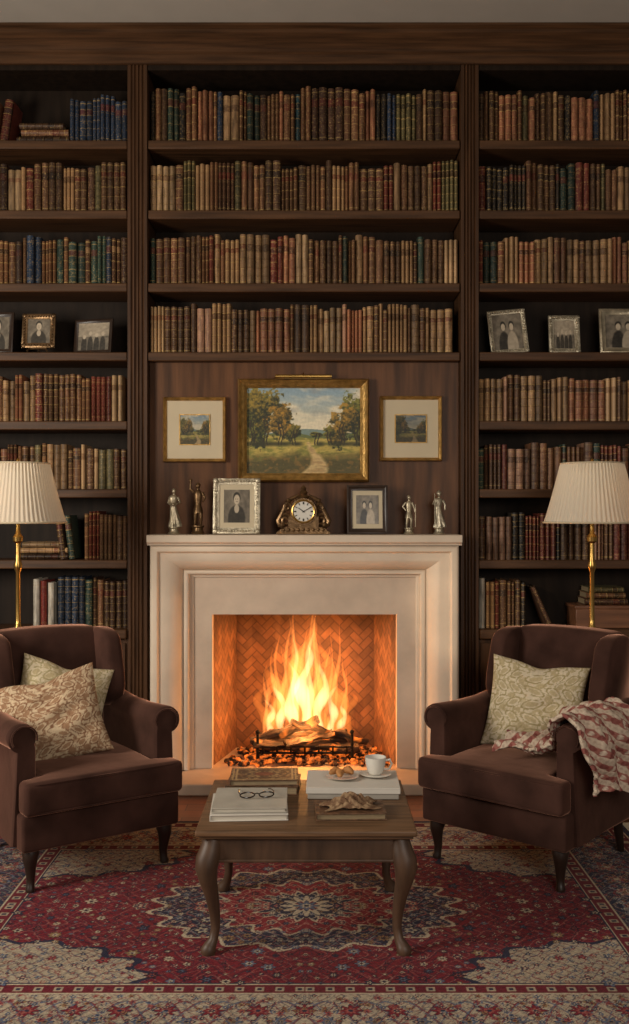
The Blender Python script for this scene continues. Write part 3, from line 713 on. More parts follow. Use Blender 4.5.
part('hand',mv(rot(box(-.002,.002,-.0415,-.040,-.008,.034),'Y',-55),0,0,cz),IRON,ck,smooth=0)
part('hand',mv(rot(box(-.0015,.0015,-.0435,-.042,-.008,.046),'Y',60),0,0,cz),IRON,ck,smooth=0)
# ------------------------------------------------------------ STATUETTES
def statuette(px,y,h,mat,label,pose,bmat=None):
    t=thing('statuette',label,'statuette',(WX(px,y),y,MZ)); k=h/.28
    def sc(g): return ([(v[0]*k,v[1]*k,v[2]*k) for v in g[0]],g[1])
    part('pedestal',sc(join(lathe([(.034,0),(.036,.006),(.03,.012),(.026,.018),(.026,.032),(.032,.038),(.032,.044)],24))),bmat or mat,t)
    gs=[]
    if pose in('robe','cape'):
        n=32;V=[];pr=[(.044,.032),(.055,.031),(.07,.028),(.09,.025),(.11,.023),(.13,.020),(.145,.018),(.165,.0155),(.175,.018),(.185,.021),(.205,.024),(.218,.020),(.226,.008)]
        for z,r in pr:
            for i in range(n):
                a=2*pi*i/n; rr=r*(1+.16*math.sin(a*8+z*25)*max(0,(.17-z)/.12)); V.append((rr*math.cos(a)*1.1+.006*math.sin(z*26),rr*math.sin(a)*.8,z))
        Fc=[(j*n+i,j*n+(i+1)%n,(j+1)*n+(i+1)%n,(j+1)*n+i) for j in range(len(pr)-1) for i in range(n)]
        Fc.append(tuple(range(n)));Fc.append(tuple((len(pr)-1)*n+i for i in range(n))); gs.append((V,Fc))
    else:
        gs+= [tube([(-.008,0,.135),(-.012,-.003,.09),(-.015,.002,.05),(-.016,-.012,.046)],[.013,.010,.007,.006],10),tube([(.008,0,.135),(.016,-.010,.095),(.014,.0,.05),(.014,-.014,.046)],[.013,.010,.007,.006],10)]
        gs.append(tube([(0,0,.125),(0,0,.15),(0,-.001,.175),(0,0,.2),(0,0,.216),(0,0,.228)],[.018,.015,.019,.022,.017,.007],14,(1,.7)))
        gs.append(lathe([(.026,.108),(.024,.125),(.018,.14),(.015,.155)],14))
    gs.append(sphere((0,-.002,.245),.0135,(.9,1,1.15),12)); gs.append(sphere((0,.003,.250),.0135,(1,1,.95),10)); gs.append(tube([(0,0,.222),(0,0,.24)],[.007,.006],8))
    if pose=='robe': gs+=[tube([(-.022,0,.212),(-.032,-.006,.18),(-.014,-.026,.165)],[.008,.007,.005],8),tube([(.022,0,.212),(.034,0,.18),(.016,-.024,.172)],[.008,.007,.005],8),sphere((0,-.027,.168),.010,n=8)]
    if pose=='raise': gs+=[tube([(-.020,0,.212),(-.040,-.004,.23),(-.036,-.008,.268)],[.008,.007,.004],8),tube([(.020,0,.212),(.036,0,.185),(.026,-.014,.165)],[.008,.006,.005],8),sphere((-.036,-.008,.274),.009,n=8)]
    if pose=='hip': gs+=[tube([(-.020,0,.212),(-.042,.002,.185),(-.020,-.008,.158)],[.008,.006,.005],8),tube([(.020,0,.212),(.034,-.004,.178),(.040,-.012,.148)],[.008,.006,.005],8),tube([(.042,-.013,.20),(.042,-.013,.05)],[.0025,.0025],6)]
    if pose=='cape': gs+=[tube([(-.022,0,.212),(-.038,-.010,.185),(-.030,-.026,.19)],[.008,.007,.005],8),tube([(.022,0,.212),(.038,0,.18),(.036,-.012,.15)],[.008,.007,.005],8),tube([(-.03,-.028,.25),(-.03,-.028,.05)],.0025,6),lathe([(.016,.248),(.015,.26),(.004,.272)],12)]
    part('figure',sc(join(*gs)),mat,t,smooth=60)
statuette(174,-.08,.275,PEWTER,'pewter statuette of a robed standing figure','robe')
statuette(198,-.05,.31,BRONZE,'dark bronze statuette with one arm raised','raise')
statuette(409,-.08,.235,PEWTER,'silver statuette of a standing figure with hand on hip','hip')
statuette(439,-.07,.255,SILVER,'silver statuette of a caped figure holding a staff','cape')
# ------------------------------------------------------------ LAMPS
def lamp(px,y,label):
    t=thing('floor_lamp',label,'lamp',(WX(px,y),y,0))
    zb=WZ(523,y);zt=WZ(463,y)
    part('base',lathe([(.13,0),(.135,.008),(.13,.018),(.10,.026),(.05,.035),(.03,.05),(.02,.07)],32),BRASS,t)
    part('pole',lathe([(.016,.06),(.013,.1),(.013,.5),(.020,.52),(.013,.54),(.012,.86),(.022,.88),(.030,.90),(.024,.925),(.014,.94),(.012,.97),(.011,1.20),(.018,1.22),(.022,1.235),(.014,1.26),(.012,1.30),(.012,zb-.10),(.024,zb-.09),(.026,zb-.07),(.012,zb-.05),(.010,zb-.02),(.010,zb+.05)],20),BRASS,t)
    part('socket',lathe([(.012,zb+.03),(.018,zb+.04),(.018,zb+.09),(.012,zb+.095)],16),BRASS,t)
    part('bulb',lathe([(.012,0),(.014,.02),(.028,.05),(.030,.07),(.020,.092),(.002,.10)],16,(0,0,zb+.096)),PORC,t)
    part('harp',join(tube([(.012,0,zb+.05),(.06,0,zb+.10),(.06,0,zt-.09),(0,0,zt-.015),(-.06,0,zt-.09),(-.06,0,zb+.10),(-.012,0,zb+.05)],.0025,6)),BRASS,t)
    part('finial',lathe([(.006,0),(.009,.01),(.004,.02),(.009,.032),(.001,.042)],12,(0,0,zt-.016)),BRASS,t)
    np_=64; n=np_*4; V=[];Fc=[];R0=.232;R1=.150;m=8
    for j in range(m+1):
        q=j/m; R=R0+(R1-R0)*(q**.9)
        for i in range(n):
            a=2*pi*i/n; r=R+.0035*math.cos(np_*a); V.append((r*math.cos(a),r*math.sin(a),zb+(zt-zb)*q))
    for j in range(m):
        for i in range(n):
            k2=(i+1)%n; Fc.append((j*n+i,j*n+k2,(j+1)*n+k2,(j+1)*n+i))
    part('lamp_shade',(V,Fc),SHADE,t,label='cream pleated fabric shade',smooth=80)
    part('shade_trim',tube([((R0+.002)*math.cos(a),(R0+.002)*math.sin(a),zb+.003) for a in np.linspace(0,2*pi,64,endpoint=False)],.005,6,closed=True),MATB,t)
    part('shade_trim',join(tube([((R1+.002)*math.cos(a),(R1+.002)*math.sin(a),zt-.003) for a in np.linspace(0,2*pi,64,endpoint=False)],.004,6,closed=True)),MATB,t)
    part('spider',tube([(R1,0,zt-.012),(-R1,0,zt-.012)],.002,5),BRASS,t)
    l=bpy.data.lights.new('lamp_bulb_light','POINT'); l.energy=2.0; l.color=(1,.82,.60); l.shadow_soft_size=.03
    o=bpy.data.objects.new('lamp_bulb_light',l); o.location=(WX(px,y),y,zb+.17); COL.objects.link(o)
lamp(18,-.73,'brass floor lamp, cream pleated shade, behind armchair with two cushions')
lamp(592,-.73,'brass floor lamp, cream pleated shade, behind armchair with knitted throw')
# ------------------------------------------------------------ ARMCHAIRS
CH={}
def arm_geo(s):
    pts=[(.247,.18),(.247,.56)]
    cx,cz_,r=.304,.602,.060
    for i in range(17):
        a=math.radians(205-i*(275/16)); pts.append((cx+r*math.cos(a),cz_+r*math.sin(a)*.92))
    pts+=[(.326,.52),(.330,.40),(.345,.18)]
    V=[];ys=[-.285,-.278,-.262,-.1,.05,.2,.31]; n=len(pts)
    for j,y in enumerate(ys):
        sc=(.90,.97,1,1,1,1,1)[j]
        for (x,z) in pts:
            mx,mz=.30,.5; fl=.012*max(0,(-y))/.27
            V.append((s*(mx+(x-mx)*sc+fl),y,mz+(z-mz)*(sc if z>.3 else 1)+.018*max(0,y)/.3-.010*math.sin(max(0,(y+.28)/.59)*pi)*(z>.5)))
    Fc=[(j*n+i,j*n+(i+1)%n,(j+1)*n+(i+1)%n,(j+1)*n+i) for j in range(len(ys)-1) for i in range(n)]
    Fc+=[tuple(range(n)),tuple((len(ys)-1)*n+i for i in range(n))]
    return (V,Fc)
def wing_geo(s):
    pts=[(.34,.57),(.16,.60),(.10,.64),(.085,.69),(.095,.75),(.115,.81),(.13,.86),(.145,.905),(.17,.932),(.21,.945),(.27,.95),(.345,.945),(.395,.92),(.375,.75)]
    n=len(pts);V=[];cy,cz_=.23,.78
    for j,(x,sc) in enumerate(((.226,.93),(.236,.985),(.250,1),(.278,1),(.292,.985),(.302,.93))):
        for y,z in pts: V.append((s*(x+.08*max(0,.34-y)*(z-.5)-.015),cy+(y-cy)*sc,cz_+(z-cz_)*sc))
    Fc=[(j*n+i,j*n+(i+1)%n,(j+1)*n+(i+1)%n,(j+1)*n+i) for j in range(5) for i in range(n)]
    Fc+=[tuple(range(n)),tuple(5*n+i for i in range(n))]
    return (V,Fc)
def back_f(p):
    x,y,z=p
    zz=z+.635; 
    if z>0: zz+=.012*(1-(x/.25)**2)*(z/.33)
    yy=y+.27+(zz-.45)*.17
    if y<0: yy-=.03*(1-(x/.27)**2)*(1-(z/.36)**2)
    return (x,yy,zz)
def chair(loc,rz,label):
    t=thing('wingback_armchair',label,'armchair',loc,(0,0,rz))
    if not CH:
        CH['frame']=mesh('seat_frame',rbox(.338,.335,.072,.014,4,c=(0,-.015,.238)),VELVET,60)
        o=[(-.340,-.388),(.340,-.388),(.340,-.297),(.242,-.282),(.242,.215),(-.242,.215),(-.242,-.282),(-.340,-.297)]
        bm=bmesh.new(); vs=[bm.verts.new((x,y,.312)) for x,y in o]; f=bm.faces.new(vs); r=bmesh.ops.extrude_face_region(bm,geom=[f])
        for v in r['geom']:
            if isinstance(v,bmesh.types.BMVert): v.co.z=.442
        bmesh.ops.recalc_face_normals(bm,faces=bm.faces)
        bmesh.ops.bevel(bm,geom=bm.edges[:],offset=.022,segments=5,profile=.5,affect='EDGES')
        bmesh.ops.triangulate(bm,faces=[f for f in bm.faces if len(f.verts)>4])
        bmesh.ops.subdivide_edges(bm,edges=[e for e in bm.edges if e.calc_length()>.08],cuts=3,use_grid_fill=True)
        for v in bm.verts:
            if v.co.z>.40: v.co.z+=.018*max(0,1-(v.co.x/.32)**2)*max(0,1-((v.co.y+.08)/.32)**2)
        me=bpy.data.meshes.new('seat_cushion'); bm.to_mesh(me); bm.free(); me.materials.append(VELVET); me.shade_smooth(); CH['cush']=me
        CH['armR']=mesh('arm',arm_geo(1),VELVET,55); CH['armL']=mesh('arm',arm_geo(-1),VELVET,55)
        CH['wR']=mesh('wing',wing_geo(1),VELVET,60); CH['wL']=mesh('wing',wing_geo(-1),VELVET,60)
        CH['back']=mesh('backrest',rbox(.245,.07,.315,.035,6,back_f),VELVET,60)
        for s,kk in((1,'lR'),(-1,'lL')):
            CH[kk]=mesh('leg',tube([(0,0,.172),(s*.004,-.006,.150),(s*.006,-.008,.125),(s*.004,-.005,.09),(s*.002,-.002,.05),(s*.004,-.005,.02),(s*.006,-.008,.010),(s*.006,-.008,0)],[.032,.034,.029,.022,.017,.016,.019,.017],12),LEGW,60)
        CH['legB']=mesh('leg',tube([(0,0,.18),(0,.01,.12),(0,.04,0)],[.028,.022,.015],8),LEGW,60)
        for s,kk in((1,'pR'),(-1,'pL')):
            CH[kk]=mesh('piping',tube([(s*(.308+.0+.052*math.cos(a)),-.287,.598+.048*math.sin(a)) for a in np.linspace(-.6,pi+.3,24)],.0035,6),VELVET,60)
        pp=[]
        for i in range(25):
            x=-.332+.664*i/24; pp.append((x,-.385+.014*(abs(x)/.332)**12,.434))
        CH['cp']=mesh('piping',join(tube(pp,.004,6),tube([(p[0],p[1],.322) for p in pp],.004,6)),VELVET,60)
    obj('seat_frame',CH['frame'],t); obj('seat_cushion',CH['cush'],t); obj('arm',CH['armL'],t); obj('arm',CH['armR'],t)
    obj('wing',CH['wL'],t); obj('wing',CH['wR'],t); obj('backrest',CH['back'],t)
    obj('piping',CH['pL'],t); obj('piping',CH['pR'],t); obj('piping',CH['cp'],t)
    for x in(-.285,.285): obj('leg',CH['lR' if x>0 else 'lL'],t,(x,-.295,0)); obj('leg',CH['legB'],t,(x*.95,.26,0))
    return t
LC=Vector((-1.05,-1.345,0)); RC=Vector((.945,-1.335,0)); LR,RR=35,-41
chair(LC,LR,'dark brown velvet wingback armchair holding two patterned cushions')
chair(RC,RR,'dark brown velvet wingback armchair with a cushion and throw')
def loc2w(c,r,p):
    a=math.radians(r); return (c.x+p[0]*math.cos(a)-p[1]*math.sin(a),c.y+p[0]*math.sin(a)+p[1]*math.cos(a),p[2])
def pillow(c,cr,p,hw,rt,label,c1,c2,c3,sc,seed,hh=None):
    n=110; hh=hh or hw
    def pf(U,V):
        front=U*2
        u=np.where(front<=1,front,2-front)*2-1; v=V*2-1; sgn=np.where(front<=1,-1,1)
        uu=np.sign(u)*np.abs(u)**.8; vv=v
        e=(np.clip(1-uu**2,0,1)*np.clip(1-vv**2,0,1))**.5
        x=uu*hw*(1-.08*(1-vv**2)); z=vv*hh*(1-.08*(1-uu**2))
        wr=.006*np.sin(uu*9+seed)*np.cos(vv*7)+.005*np.sin(uu*4-vv*11)
        y=sgn*(.075*e)+wr*e
        z=z-.02*np.clip(vv,0,1)*np.exp(-(uu*3)**2)
        return np.stack([x,y,z],-1)
    def cf(U,V):
        front=U*2; u=np.where(front<=1,front,2-front); v=V
        a=u*sc;b=v*sc; a=a+.12*np.sin(b*6.28); 
        s=np.cos(2*pi*a)*np.cos(2*pi*b); s2=np.sin(2*pi*a)*np.sin(2*pi*b)
        n_=fbm(u*sc*7,v*sc*7,seed,3)
        col=np.tile(np.array([c1],dtype=float),(len(u),1))
        ring=(np.abs(np.abs(s)-.45)<.13)&(n_>.35)
        col=blend(col,ring.astype(float),c2); col=blend(col,((np.abs(s)>.78)|((np.abs(s2)>.72)&(n_>.45))).astype(float)*.9,c3)
        vine=(np.abs(np.sin(a*9.4+2*np.sin(b*6.3)))<.2)&(np.abs(s)<.32); col=blend(col,vine*.8,c2)
        col=blend(col,(n_>.62)*.5,c3)
        return col
    me=gridmesh('cushion',n*2,n,pf,cf,FABRIC)
    bm=bmesh.new(); bm.from_mesh(me); bmesh.ops.remove_doubles(bm,verts=bm.verts,dist=.0004); bmesh.ops.recalc_face_normals(bm,faces=bm.faces); bm.to_mesh(me); bm.free()
    w=loc2w(c,cr,p)
    o=obj('throw_pillow',me,None,w,rt,label,'cushion',None)
    return o
pillow(RC,RR,(-.04,.10,.625),.218,(-16,5,-24),'cream cushion with faint olive leaf pattern against the chair back',(212,196,168),(160,144,102),(182,164,126),3.0,5,.205)
pillow(LC,LR,(-.01,.115,.625),.205,(-12,14,22),'cream and sage leaf-patterned cushion behind another cushion',(208,192,162),(160,146,106),(178,160,122),3.0,8)
pillow(LC,LR,(-.10,-.02,.605),.222,(-20,-13,16),'tan and cream damask cushion slouched in front',(200,176,144),(132,94,70),(150,114,86),3.6,11,.195)
def throw():
    a=[(-.02,.466),(.08,.472),(.17,.476),(.224,.50),(.238,.56),(.258,.63),(.308,.674),(.362,.646),(.386,.595),(.396,.52),(.402,.44),(.405,.385)]
    d=[0]
    for i in range(1,len(a)): d.append(d[-1]+math.dist(a[i],a[i-1]))
    d=np.array(d)/d[-1]; ax=np.array([p[0] for p in a]); az=np.array([p[1] for p in a])
    def pf(U,V):
        x=np.interp(U,d,ax); z=np.interp(U,d,az)
        y0=-.30+.05*np.sin(U*7.0); wdt=.24+.24*np.clip(U,0,.6)/.6+.03*np.sin(U*9)-.08*np.clip(U-.75,0,1)
        y=y0+V*wdt+.014*np.sin(U*22+V*3)
        fold=.020*np.sin(V*17+U*5)+.013*np.sin(V*33+U*9)+.010*np.sin(U*24+V*5)
        knit=.003*np.sin(U*150)*np.sin(V*84)
        nx=np.clip((U-.50)*5,0,1)
        return np.stack([x+(fold*.9+.028)*nx+knit*nx,y,z+(fold*.7+.030)*(1-nx)+knit*(1-nx)+.035*np.sin(V*3.1)*np.clip(1-U*3,0,1)+.03*np.sin(V*9)*np.clip(U-.85,0,1)*4],-1)
    def cf(U,V):
        c=np.tile(np.array([[206,186,164]],dtype=float),(len(U),1))
        s=np.sin(U*75)*np.sin(V*42); s2=np.cos(U*75)*np.cos(V*42)
        c=blend(c,np.clip(s*4,0,1)*.9,(158,96,86)); c=blend(c,(s2>.62)*.85,(128,66,62)); c=blend(c,(s>.78)*.9,(222,206,184))
        c=blend(c,np.clip(np.sin(U*300)*np.sin(V*168),0,1)*.25,(96,60,52))
        return c
    me=gridmesh('knitted_throw',380,210,pf,cf,FABRIC)
    o=obj('knitted_throw',me,None,RC,(0,0,RR),'dusty-pink and cream patterned knitted throw over the chair arm','blanket')
    m=o.modifiers.new('s','SOLIDIFY'); m.thickness=.014; m.offset=1
throw()
# ------------------------------------------------------------ COFFEE TABLE
TY0,TY1=-2.35,-1.70; TX=-.028; TW=.742; TZ=.425
tb=thing('coffee_table','walnut coffee table with cabriole legs holding books and a cup','table',(TX,(TY0+TY1)/2,0))
hd=(TY1-TY0)/2
part('tabletop',join(rbox(TW/2,hd,.010,.006,3,c=(0,0,TZ-.010)),rbox(TW/2-.012,hd-.012,.006,.004,2,c=(0,0,TZ-.026))),TABLEW,tb,smooth=60)
part('apron',join(rbox(TW/2-.035,hd-.035,.042,.006,3,c=(0,0,TZ-.032-.042)),rbox(TW/2-.028,hd-.028,.005,.003,2,c=(0,0,TZ-.110))),TABLEL,tb,smooth=60)
for sx in(-1,1):
    for sy in(-1,1):
        x,y=sx*(TW/2-.055),sy*(hd-.055); o=.7071
        P=[(0,.385),(.008,.350),(.022,.318),(.028,.288),(.020,.245),(.004,.19),(-.008,.13),(-.012,.08),(-.002,.042),(.014,.022),(.020,.012),(.020,0)]
        R=[.032,.037,.041,.038,.030,.0235,.0185,.0155,.016,.022,.027,.023]
        part('leg',tube([(x+sx*o*p,y+sy*o*p,z) for p,z in P],R,14),TABLEL,tb,smooth=60)
def flatbook(x,y,z,w,d,t_,rz,cm,label,pages=PAGES,name='book',orn=None):
    t=thing(name,label,'book',(x,y,z),(0,0,rz),'books on the coffee table')
    part('cover',join(box(-w/2,w/2,-d/2,d/2,0,.003),box(-w/2,w/2,-d/2,d/2,t_-.003,t_),box(-w/2,-w/2+.004,-d/2,d/2,.003,t_-.003)),cm,t,bev=.001)
    part('page_block',box(-w/2+.005,w/2-.006,-d/2+.006,d/2-.006,.0031,t_-.0031),pages,t)
    if orn:
        def cf(U,V):
            a=np.abs(U-.5)*2;b=np.abs(V-.5)*2; n_=fbm(U*30,V*22,7,3)
            c=np.tile(np.array([orn[0]],dtype=float),(len(U),1)); s=np.sin(a*16+2*np.sin(b*9))*np.sin(b*13+2*np.sin(a*9))
            c=blend(c,((s>.25)&(n_>.35))*.85,orn[1]); c=blend(c,((np.abs(np.maximum(a,b)-.84)<.03)|(np.abs(np.maximum(a,b)-.94)<.015)).astype(float),orn[1]); c=blend(c,(np.sqrt(a*a+b*b)<.3)*.8,orn[2]); return c
        me=gridmesh('cover_ornament',110,80,lambda U,V:np.stack([(U-.5)*(w-.006),(V-.5)*(d-.006),0*U],-1),cf,LEATHERP)
        obj('cover_ornament',me,t,(0,0,t_+.0004),label='stamped scroll pattern')
WP=M('white_pages',S(205,196,180),.8,var=.06,nscale=20,stretch=(1,1,20))
e=.0012
flatbook(-.232,-2.11,TZ+e,.270,.27,.022,3,WHITEBK,'large pale cloth-bound book lying on the table',WP)
flatbook(-.228,-2.10,TZ+.0242+e,.26,.26,.016,1,GREYTOP,'grey art book stacked beneath a pair of glasses',WP)
flatbook(-.195,-1.83,TZ+e,.275,.19,.032,-3,BROWNBK,'tooled brown leather book lying on the table')
flatbook(-.192,-1.835,TZ+.0332+e,.26,.18,.022,2,BROWNBK,'brown book with ornate patterned cover on top of another',orn=((84,58,40),(176,142,96),(120,60,44)))
bxh=.044
tb2=thing('white_box','flat white lidded box serving as a tray for cup and plate','box',(.145,-1.863,TZ+e),(0,0,-1))
part('body',rbox(.169,.122,(bxh-.016)/2,.003,2,c=(0,0,(bxh-.016)/2)),GREYBK,tb2)
part('lid',join(box(-.174,.174,-.127,.127,bxh-.006,bxh),box(-.174,.174,-.127,-.1235,bxh-.022,bxh-.006),box(-.174,.174,.1235,.127,bxh-.022,bxh-.006),box(-.174,-.1705,-.1235,.1235,bxh-.022,bxh-.006),box(.1705,.174,-.1235,.1235,bxh-.022,bxh-.006)),WHITEBK,tb2,bev=.001)
flatbook(.125,-2.155,TZ+e,.245,.165,.024,2,BROWNBK,'small brown leather book beneath a folded scarf')
t2=TZ+bxh+.0006+e
cup=thing('coffee_cup','cream porcelain coffee cup with handle on a saucer','cup',(.235,-1.83,t2+.0015))
part('cup_body',lathe([(.022,.008),(.024,.010),(.031,.020),(.038,.046),(.041,.074),(.039,.074),(.036,.046),(.029,.022),(.004,.013)],32),PORC,cup)
part('handle',tube([(.039,0,.060),(.054,0,.064),(.062,0,.048),(.053,0,.028),(.034,0,.026)],.0045,8),PORC,cup)
part('coffee',lathe([(.0368,.056),(.0369,.0565)],24),COFFEE,cup)
part('saucer',lathe([(.03,0),(.035,.002),(.058,.008),(.061,.0105),(.058,.011),(.03,.0065)],32),PORC,cup)
pl=single('plate',lathe([(.03,0),(.04,.002),(.062,.008),(.064,.010),(.04,.006),(.002,.005)],32),PORC,'small porcelain plate with pastries','plate',loc=(.105,-1.86,t2+.0015))
for i,(dx,dy,rz) in enumerate(((-.022,0,20),(.02,.008,-40),(.0,-.026,80))):
    g=tube([(-.026,0,0),(-.015,.006,.004),(0,.010,.008),(.015,.006,.004),(.026,0,0)],[.005,.012,.015,.012,.005],10)
    single('pastry',g,PASTRY,'golden-brown crescent pastry on the plate','pastry',loc=(.105+dx,-1.86+dy,t2+.021),rt=(0,0,rz),group='pastries on the plate')
gz=TZ+.0242+.016+.0036+e
gl_=thing('eyeglasses','tortoiseshell eyeglasses resting on the grey book','glasses',(-.205,-2.12,gz+.0),(0,0,8))
for s in(-1,1):
    part('rim',tube([(s*.034+.026*math.cos(a),-.0-.009*(math.sin(a)),.012+.012*math.sin(a)) for a in np.linspace(0,2*pi,24,endpoint=False)],.0025,6,closed=True),GLASSES,gl_)
    part('temple',tube([(s*.06,0,.016),(s*.063,.03,.014),(s*.058,.09,.008),(s*.052,.115,.0)],.002,6),GLASSES,gl_)
part('bridge',tube([(-.010,-.004,.016),(0,-.005,.019),(.010,-.004,.016)],.002,6),GLASSES,gl_)
def scf(U,V):
    u=U*2-1;v=V*2-1; r=np.sqrt(u*u+v*v); n_=fbm(U*4,V*4,41,2)
    z=.006+.045*n_*np.clip(1.15-r,0,1)+.016*np.abs(np.sin(u*9+v*4+5*n_))*np.clip(1.2-r,0,1)
    return np.stack([u*.092*(1+.15*np.sin(v*4)),v*.055*(1+.2*np.sin(u*3)),z],-1)
me=gridmesh('scarf',90,60,scf,lambda U,V:blend(np.tile(np.array([[156,128,98]],dtype=float),(len(U),1)),np.clip((fbm(U*12,V*9,3)-.4)*4,0,1)*.8,(98,70,52)),FABRIC)
o=obj('folded_scarf',me,None,(.125,-2.155,TZ+.0255+e),(0,0,12),'crumpled tan wool scarf on the small brown book','scarf')
m=o.modifiers.new('s','SOLIDIFY'); m.thickness=.004
# ------------------------------------------------------------ RUG
RHX,RHY=1.50,1.04
CR=(118,30,42);NV=(38,41,62);CM=(186,170,144);BL=(88,98,118);RS=(154,84,78);OC=(142,112,76);DK=(56,20,30)
def rugcol(U,V):
    X=(U*2-1)*RHX; Y=(V*2-1)*RHY; a=np.abs(X); b=np.abs(Y); e=np.minimum(RHX-a,RHY-b); N_=len(X)
    c=np.tile(np.array([CR],dtype=float),(N_,1))
    BW=.42; FX,FY=RHX-BW,RHY-BW
    def vines(c,mask,col,k,w=.16,ph=0,al=.85):
        s1=np.abs(np.sin(k*a+2.2*np.sin(k*.8*b+ph)+ph)); s2=np.abs(np.sin(k*b+2.2*np.sin(k*.8*a+1+ph)))
        return blend(c,(mask&((s1<w)|(s2<w))).astype(float)*al,col)
    fld=e>=BW
    sp=(((FX-a)/.62)**2+((FY-b)/.34)**2); th=np.arctan2((FY-b)/.34,(FX-a)/.62); sw=np.sqrt(sp)+.05*np.cos(th*18); spm=fld&(sw<.92); sol=fld&(np.abs(sw-.92)<.025)
    r=np.sqrt((X/.70)**2+(Y/.46)**2); t=np.arctan2(b/.46,a/.70); rr=r+.05*np.cos(t*20)
    med=fld&(rr<.80); med2=fld&(rr<.52); med3=fld&(rr<.26)
    c=blend(c,spm.astype(float),(172,157,134))
    c=blend(c,med.astype(float),NV); c=blend(c,med2.astype(float),(130,36,46)); c=blend(c,med3.astype(float),NV)
    c=vines(c,fld&~med&~spm,(74,24,38),52,.18,0,.8); c=vines(c,fld&~med&~spm,(166,116,104),46,.09,2,.75); c=vines(c,fld&~med&~spm,NV,60,.10,4,.7)
    c=vines(c,spm,(116,44,54),56,.14,1,.8); c=vines(c,spm,(76,84,104),48,.12,3,.8); c=vines(c,spm,(120,108,92),66,.12,5,.7)
    c=vines(c,med&~med2,(150,142,136),58,.14,.5); c=vines(c,med&~med2,RS,50,.10,2); c=vines(c,med2&~med3,(186,150,132),54,.12,1.5); c=vines(c,med3,CM,60,.15)
    for q in(.80,.52,.26): c=blend(c,(fld&(np.abs(rr-q)<.014)).astype(float),CM)
    c=blend(c,sol.astype(float),NV)
    side=(RHX-a)<(RHY-b); s=np.where(side,b,a); main=(e>.10)&(e<.35)
    c=blend(c,(e<BW).astype(float),NV)
    c=blend(c,(main&~side).astype(float),(176,161,138)); c=blend(c,(main&side).astype(float),(44,48,68))
    for sg,cc in((1,(118,44,54)),(-1,(98,104,120))):
        for of in(0,1.5,3.0):
            sv=e-.225+sg*.075*np.sin(s*26+of); c=blend(c,(main&(np.abs(sv)<.0045)).astype(float),cc)
    c=vines(c,main&~side,(104,98,96),62,.14,1,.75); c=vines(c,main&side,(156,144,126),62,.13,1,.8); c=vines(c,main,(132,74,70),54,.11,2,.75); c=vines(c,main&~side,(62,66,86),70,.08,3,.7)
    g1=(e>=.35)&(e<.41); c=blend(c,g1.astype(float),(104,30,42)); c=blend(c,(g1&(np.sin(s*100)>0.2)&(np.abs(e-.38)<.015)).astype(float),(166,150,126)); c=blend(c,(g1&(np.sin(s*100)>.75)&(np.abs(e-.38)<.008)).astype(float),NV)
    g2=(e>.035)&(e<=.095); c=blend(c,g2.astype(float),(94,28,40)); c=blend(c,(g2&(np.sin(s*80)>.3)&(np.abs(e-.065)<.014)).astype(float),(166,150,126))
    for q in(.098,.351,.412,.036): c=blend(c,(np.abs(e-q)<.003).astype(float),CM)
    rng=random.Random(5); pts=[]
    def ros(c,cx,cy,R,n,c1,c2,c3):
        m=(np.abs(a-cx)<R*1.3)&(np.abs(b-cy)<R*1.3); idx=np.nonzero(m)[0]
        if len(idx)==0: return c
        dx=a[idx]-cx;dy=b[idx]-cy; d=np.sqrt(dx*dx+dy*dy)/R; an=np.arctan2(dy,dx); pe=.76+.24*np.cos(n*an)
        sub=c[idx]; sub=blend(sub,(d<pe*1.16).astype(float),c3); sub=blend(sub,(d<pe).astype(float),c1); sub=blend(sub,(d<.5*pe).astype(float),c2); sub=blend(sub,(d<.22).astype(float),c3)
        c[idx]=sub; return c
    tries=0
    while tries<8000:
        tries+=1; x=rng.uniform(0,FX);y=rng.uniform(0,FY); R=rng.choice((.009,.011,.014,.018,.025))
        rq=math.sqrt((x/.70)**2+(y/.46)**2); inr=rq>.8 or .26<rq<.52
        gap=.013 if inr else .006
        if all((x-p[0])**2+(y-p[1])**2>(R+p[2]+gap)**2 for p in pts): pts.append((x,y,R))
    for x,y,R in pts:
        rq=math.sqrt((x/.70)**2+(y/.46)**2); rs=math.sqrt(((FX-x)/.62)**2+((FY-y)/.34)**2)
        if rs<.92: pal=rng.choice(((CR,RS,NV),(NV,BL,CM),(BL,CM,NV),(RS,CM,DK),(NV,RS,CM)))
        elif rq<.8 and not(.26<rq<.52): pal=rng.choice(((CM,CR,NV),(BL,CM,NV),(RS,CM,NV),(OC,NV,DK),(CM,BL,DK)))
        else: pal=rng.choice(((NV,RS,CM),(BL,CM,DK),(CM,NV,DK),(OC,CM,NV),(NV,BL,DK),(NV,CM,DK),(DK,RS,NV)))
        c=ros(c,x,y,R,rng.choice((5,6,8)),*pal)
    k=0; st=.115; x=0
    while x<RHX-.11: 
        c=ros(c,x,RHY-.225+(.045 if k%2 else -.02),.036 if k%2==0 else .026,8 if k%2==0 else 6,*((CR,RS,NV) if k%2==0 else (BL,OC,NV)))
        x+=st*.6;k+=1
    y=0;k=0
    while y<RHY-.26:
        c=ros(c,RHX-.225+(.045 if k%2 else -.02),y,.038 if k%2==0 else .026,8 if k%2==0 else 6,*((RS,CM,CM) if k%2==0 else (BL,OC,CM)))
        y+=st*.6;k+=1
    for i in range(1300):
        x=rng.uniform(0,RHX-.1);y=rng.uniform(0,RHY-.1); ee=min(RHX-x,RHY-y)
        if .11<ee<.34: c=ros(c,x,y,rng.uniform(.007,.013),5,*rng.choice(((NV,RS,CM),(RS,NV,CR),(BL,NV,CM),(OC,CR,NV))))
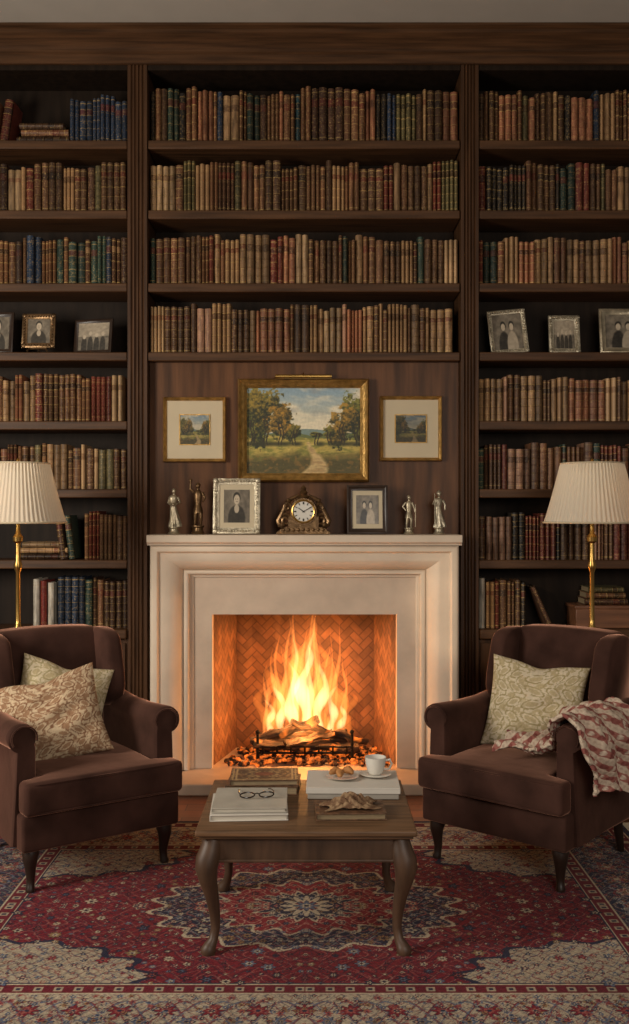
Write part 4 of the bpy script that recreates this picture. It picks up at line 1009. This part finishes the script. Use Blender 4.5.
    c=ros(c,0,0,.10,12,CM,CR,NV); c=ros(c,0,0,.045,8,BL,CM,NV)
    nn=fbm(X*3,Y*3,77)
    return c*(.84+.22*nn)[:,None]
def rugp(U,V):
    X=(U*2-1)*RHX;Y=(V*2-1)*RHY; edge=(U<=0)|(U>=1)|(V<=0)|(V>=1)
    return np.stack([X,Y,np.where(edge,.0008,.011)],-1)
rugc=(-.03,-1.90,.0005)
rt_=thing('persian_rug','crimson, navy and cream Persian rug with floral medallion','rug',rugc)
obj('pile',gridmesh('pile',860,600,rugp,rugcol,WOOL),rt_)
fr=[]
for s in(-1,1):
    for i in range(230):
        y=-RHY+.006+i*(2*RHY-.012)/229; fr.append(box(min(s*RHX,s*(RHX+.05)),max(s*RHX,s*(RHX+.05)),y-.002,y+.002,.001,.004))
part('fringe',join(*fr),MATB,rt_,smooth=0)
for o in list(scene.objects):
    if o.parent is None and (o.get('category') in('armchair','table','cushion','blanket','cup','plate','pastry','glasses','scarf') or o.name.startswith('white_box') or o.get('group')=='books on the coffee table'): o.location.z+=.0115
# ------------------------------------------------------------ LIGHTS / WORLD / CAMERA
w=bpy.data.worlds.new('w'); scene.world=w; w.use_nodes=True
bg=w.node_tree.nodes['Background']; bg.inputs[0].default_value=(1.0,.91,.80,1); bg.inputs[1].default_value=.115
def alight(loc,tgt,size,sy,p,col):
    l=bpy.data.lights.new('window_and_fill_light','AREA'); l.shape='RECTANGLE'; l.size=size; l.size_y=sy; l.energy=p; l.color=col
    o=bpy.data.objects.new('window_and_fill_light',l); o.location=loc; d=Vector(tgt)-Vector(loc); o.rotation_euler=d.to_track_quat('-Z','Y').to_euler(); COL.objects.link(o); return o
alight((-3.2,-3.4,2.1),(0.5,-.2,1.0),1.0,1.6,112,(1,.92,.80))
alight((1.2,-5.9,2.3),(0,-1.2,.5),1.6,1.2,58,(1,.92,.82))  # front fill light added to brighten the chairs, not a window
l=bpy.data.lights.new('sunbeam','SPOT'); l.energy=330; l.color=(1,.80,.56); l.spot_size=math.radians(6.5); l.spot_blend=.6; l.shadow_soft_size=.05
o=bpy.data.objects.new('sunbeam',l); o.location=(-2.6,-5.2,2.5); d=Vector((.80,-.18,.98))-Vector(o.location); o.rotation_euler=d.to_track_quat('-Z','Y').to_euler(); COL.objects.link(o)
cam=bpy.data.cameras.new('cam'); co=bpy.data.objects.new('cam',cam); COL.objects.link(co)
co.location=(0,CAMY,H); co.rotation_euler=(pi/2,0,0); cam.sensor_fit='VERTICAL'; cam.sensor_height=24; cam.sensor_width=24*629/1024; cam.lens=F/1024*24; cam.clip_start=.05
scene.camera=co
scene.view_settings.view_transform='Standard'
scene.view_settings.look='None'
scene.view_settings.exposure=0.0
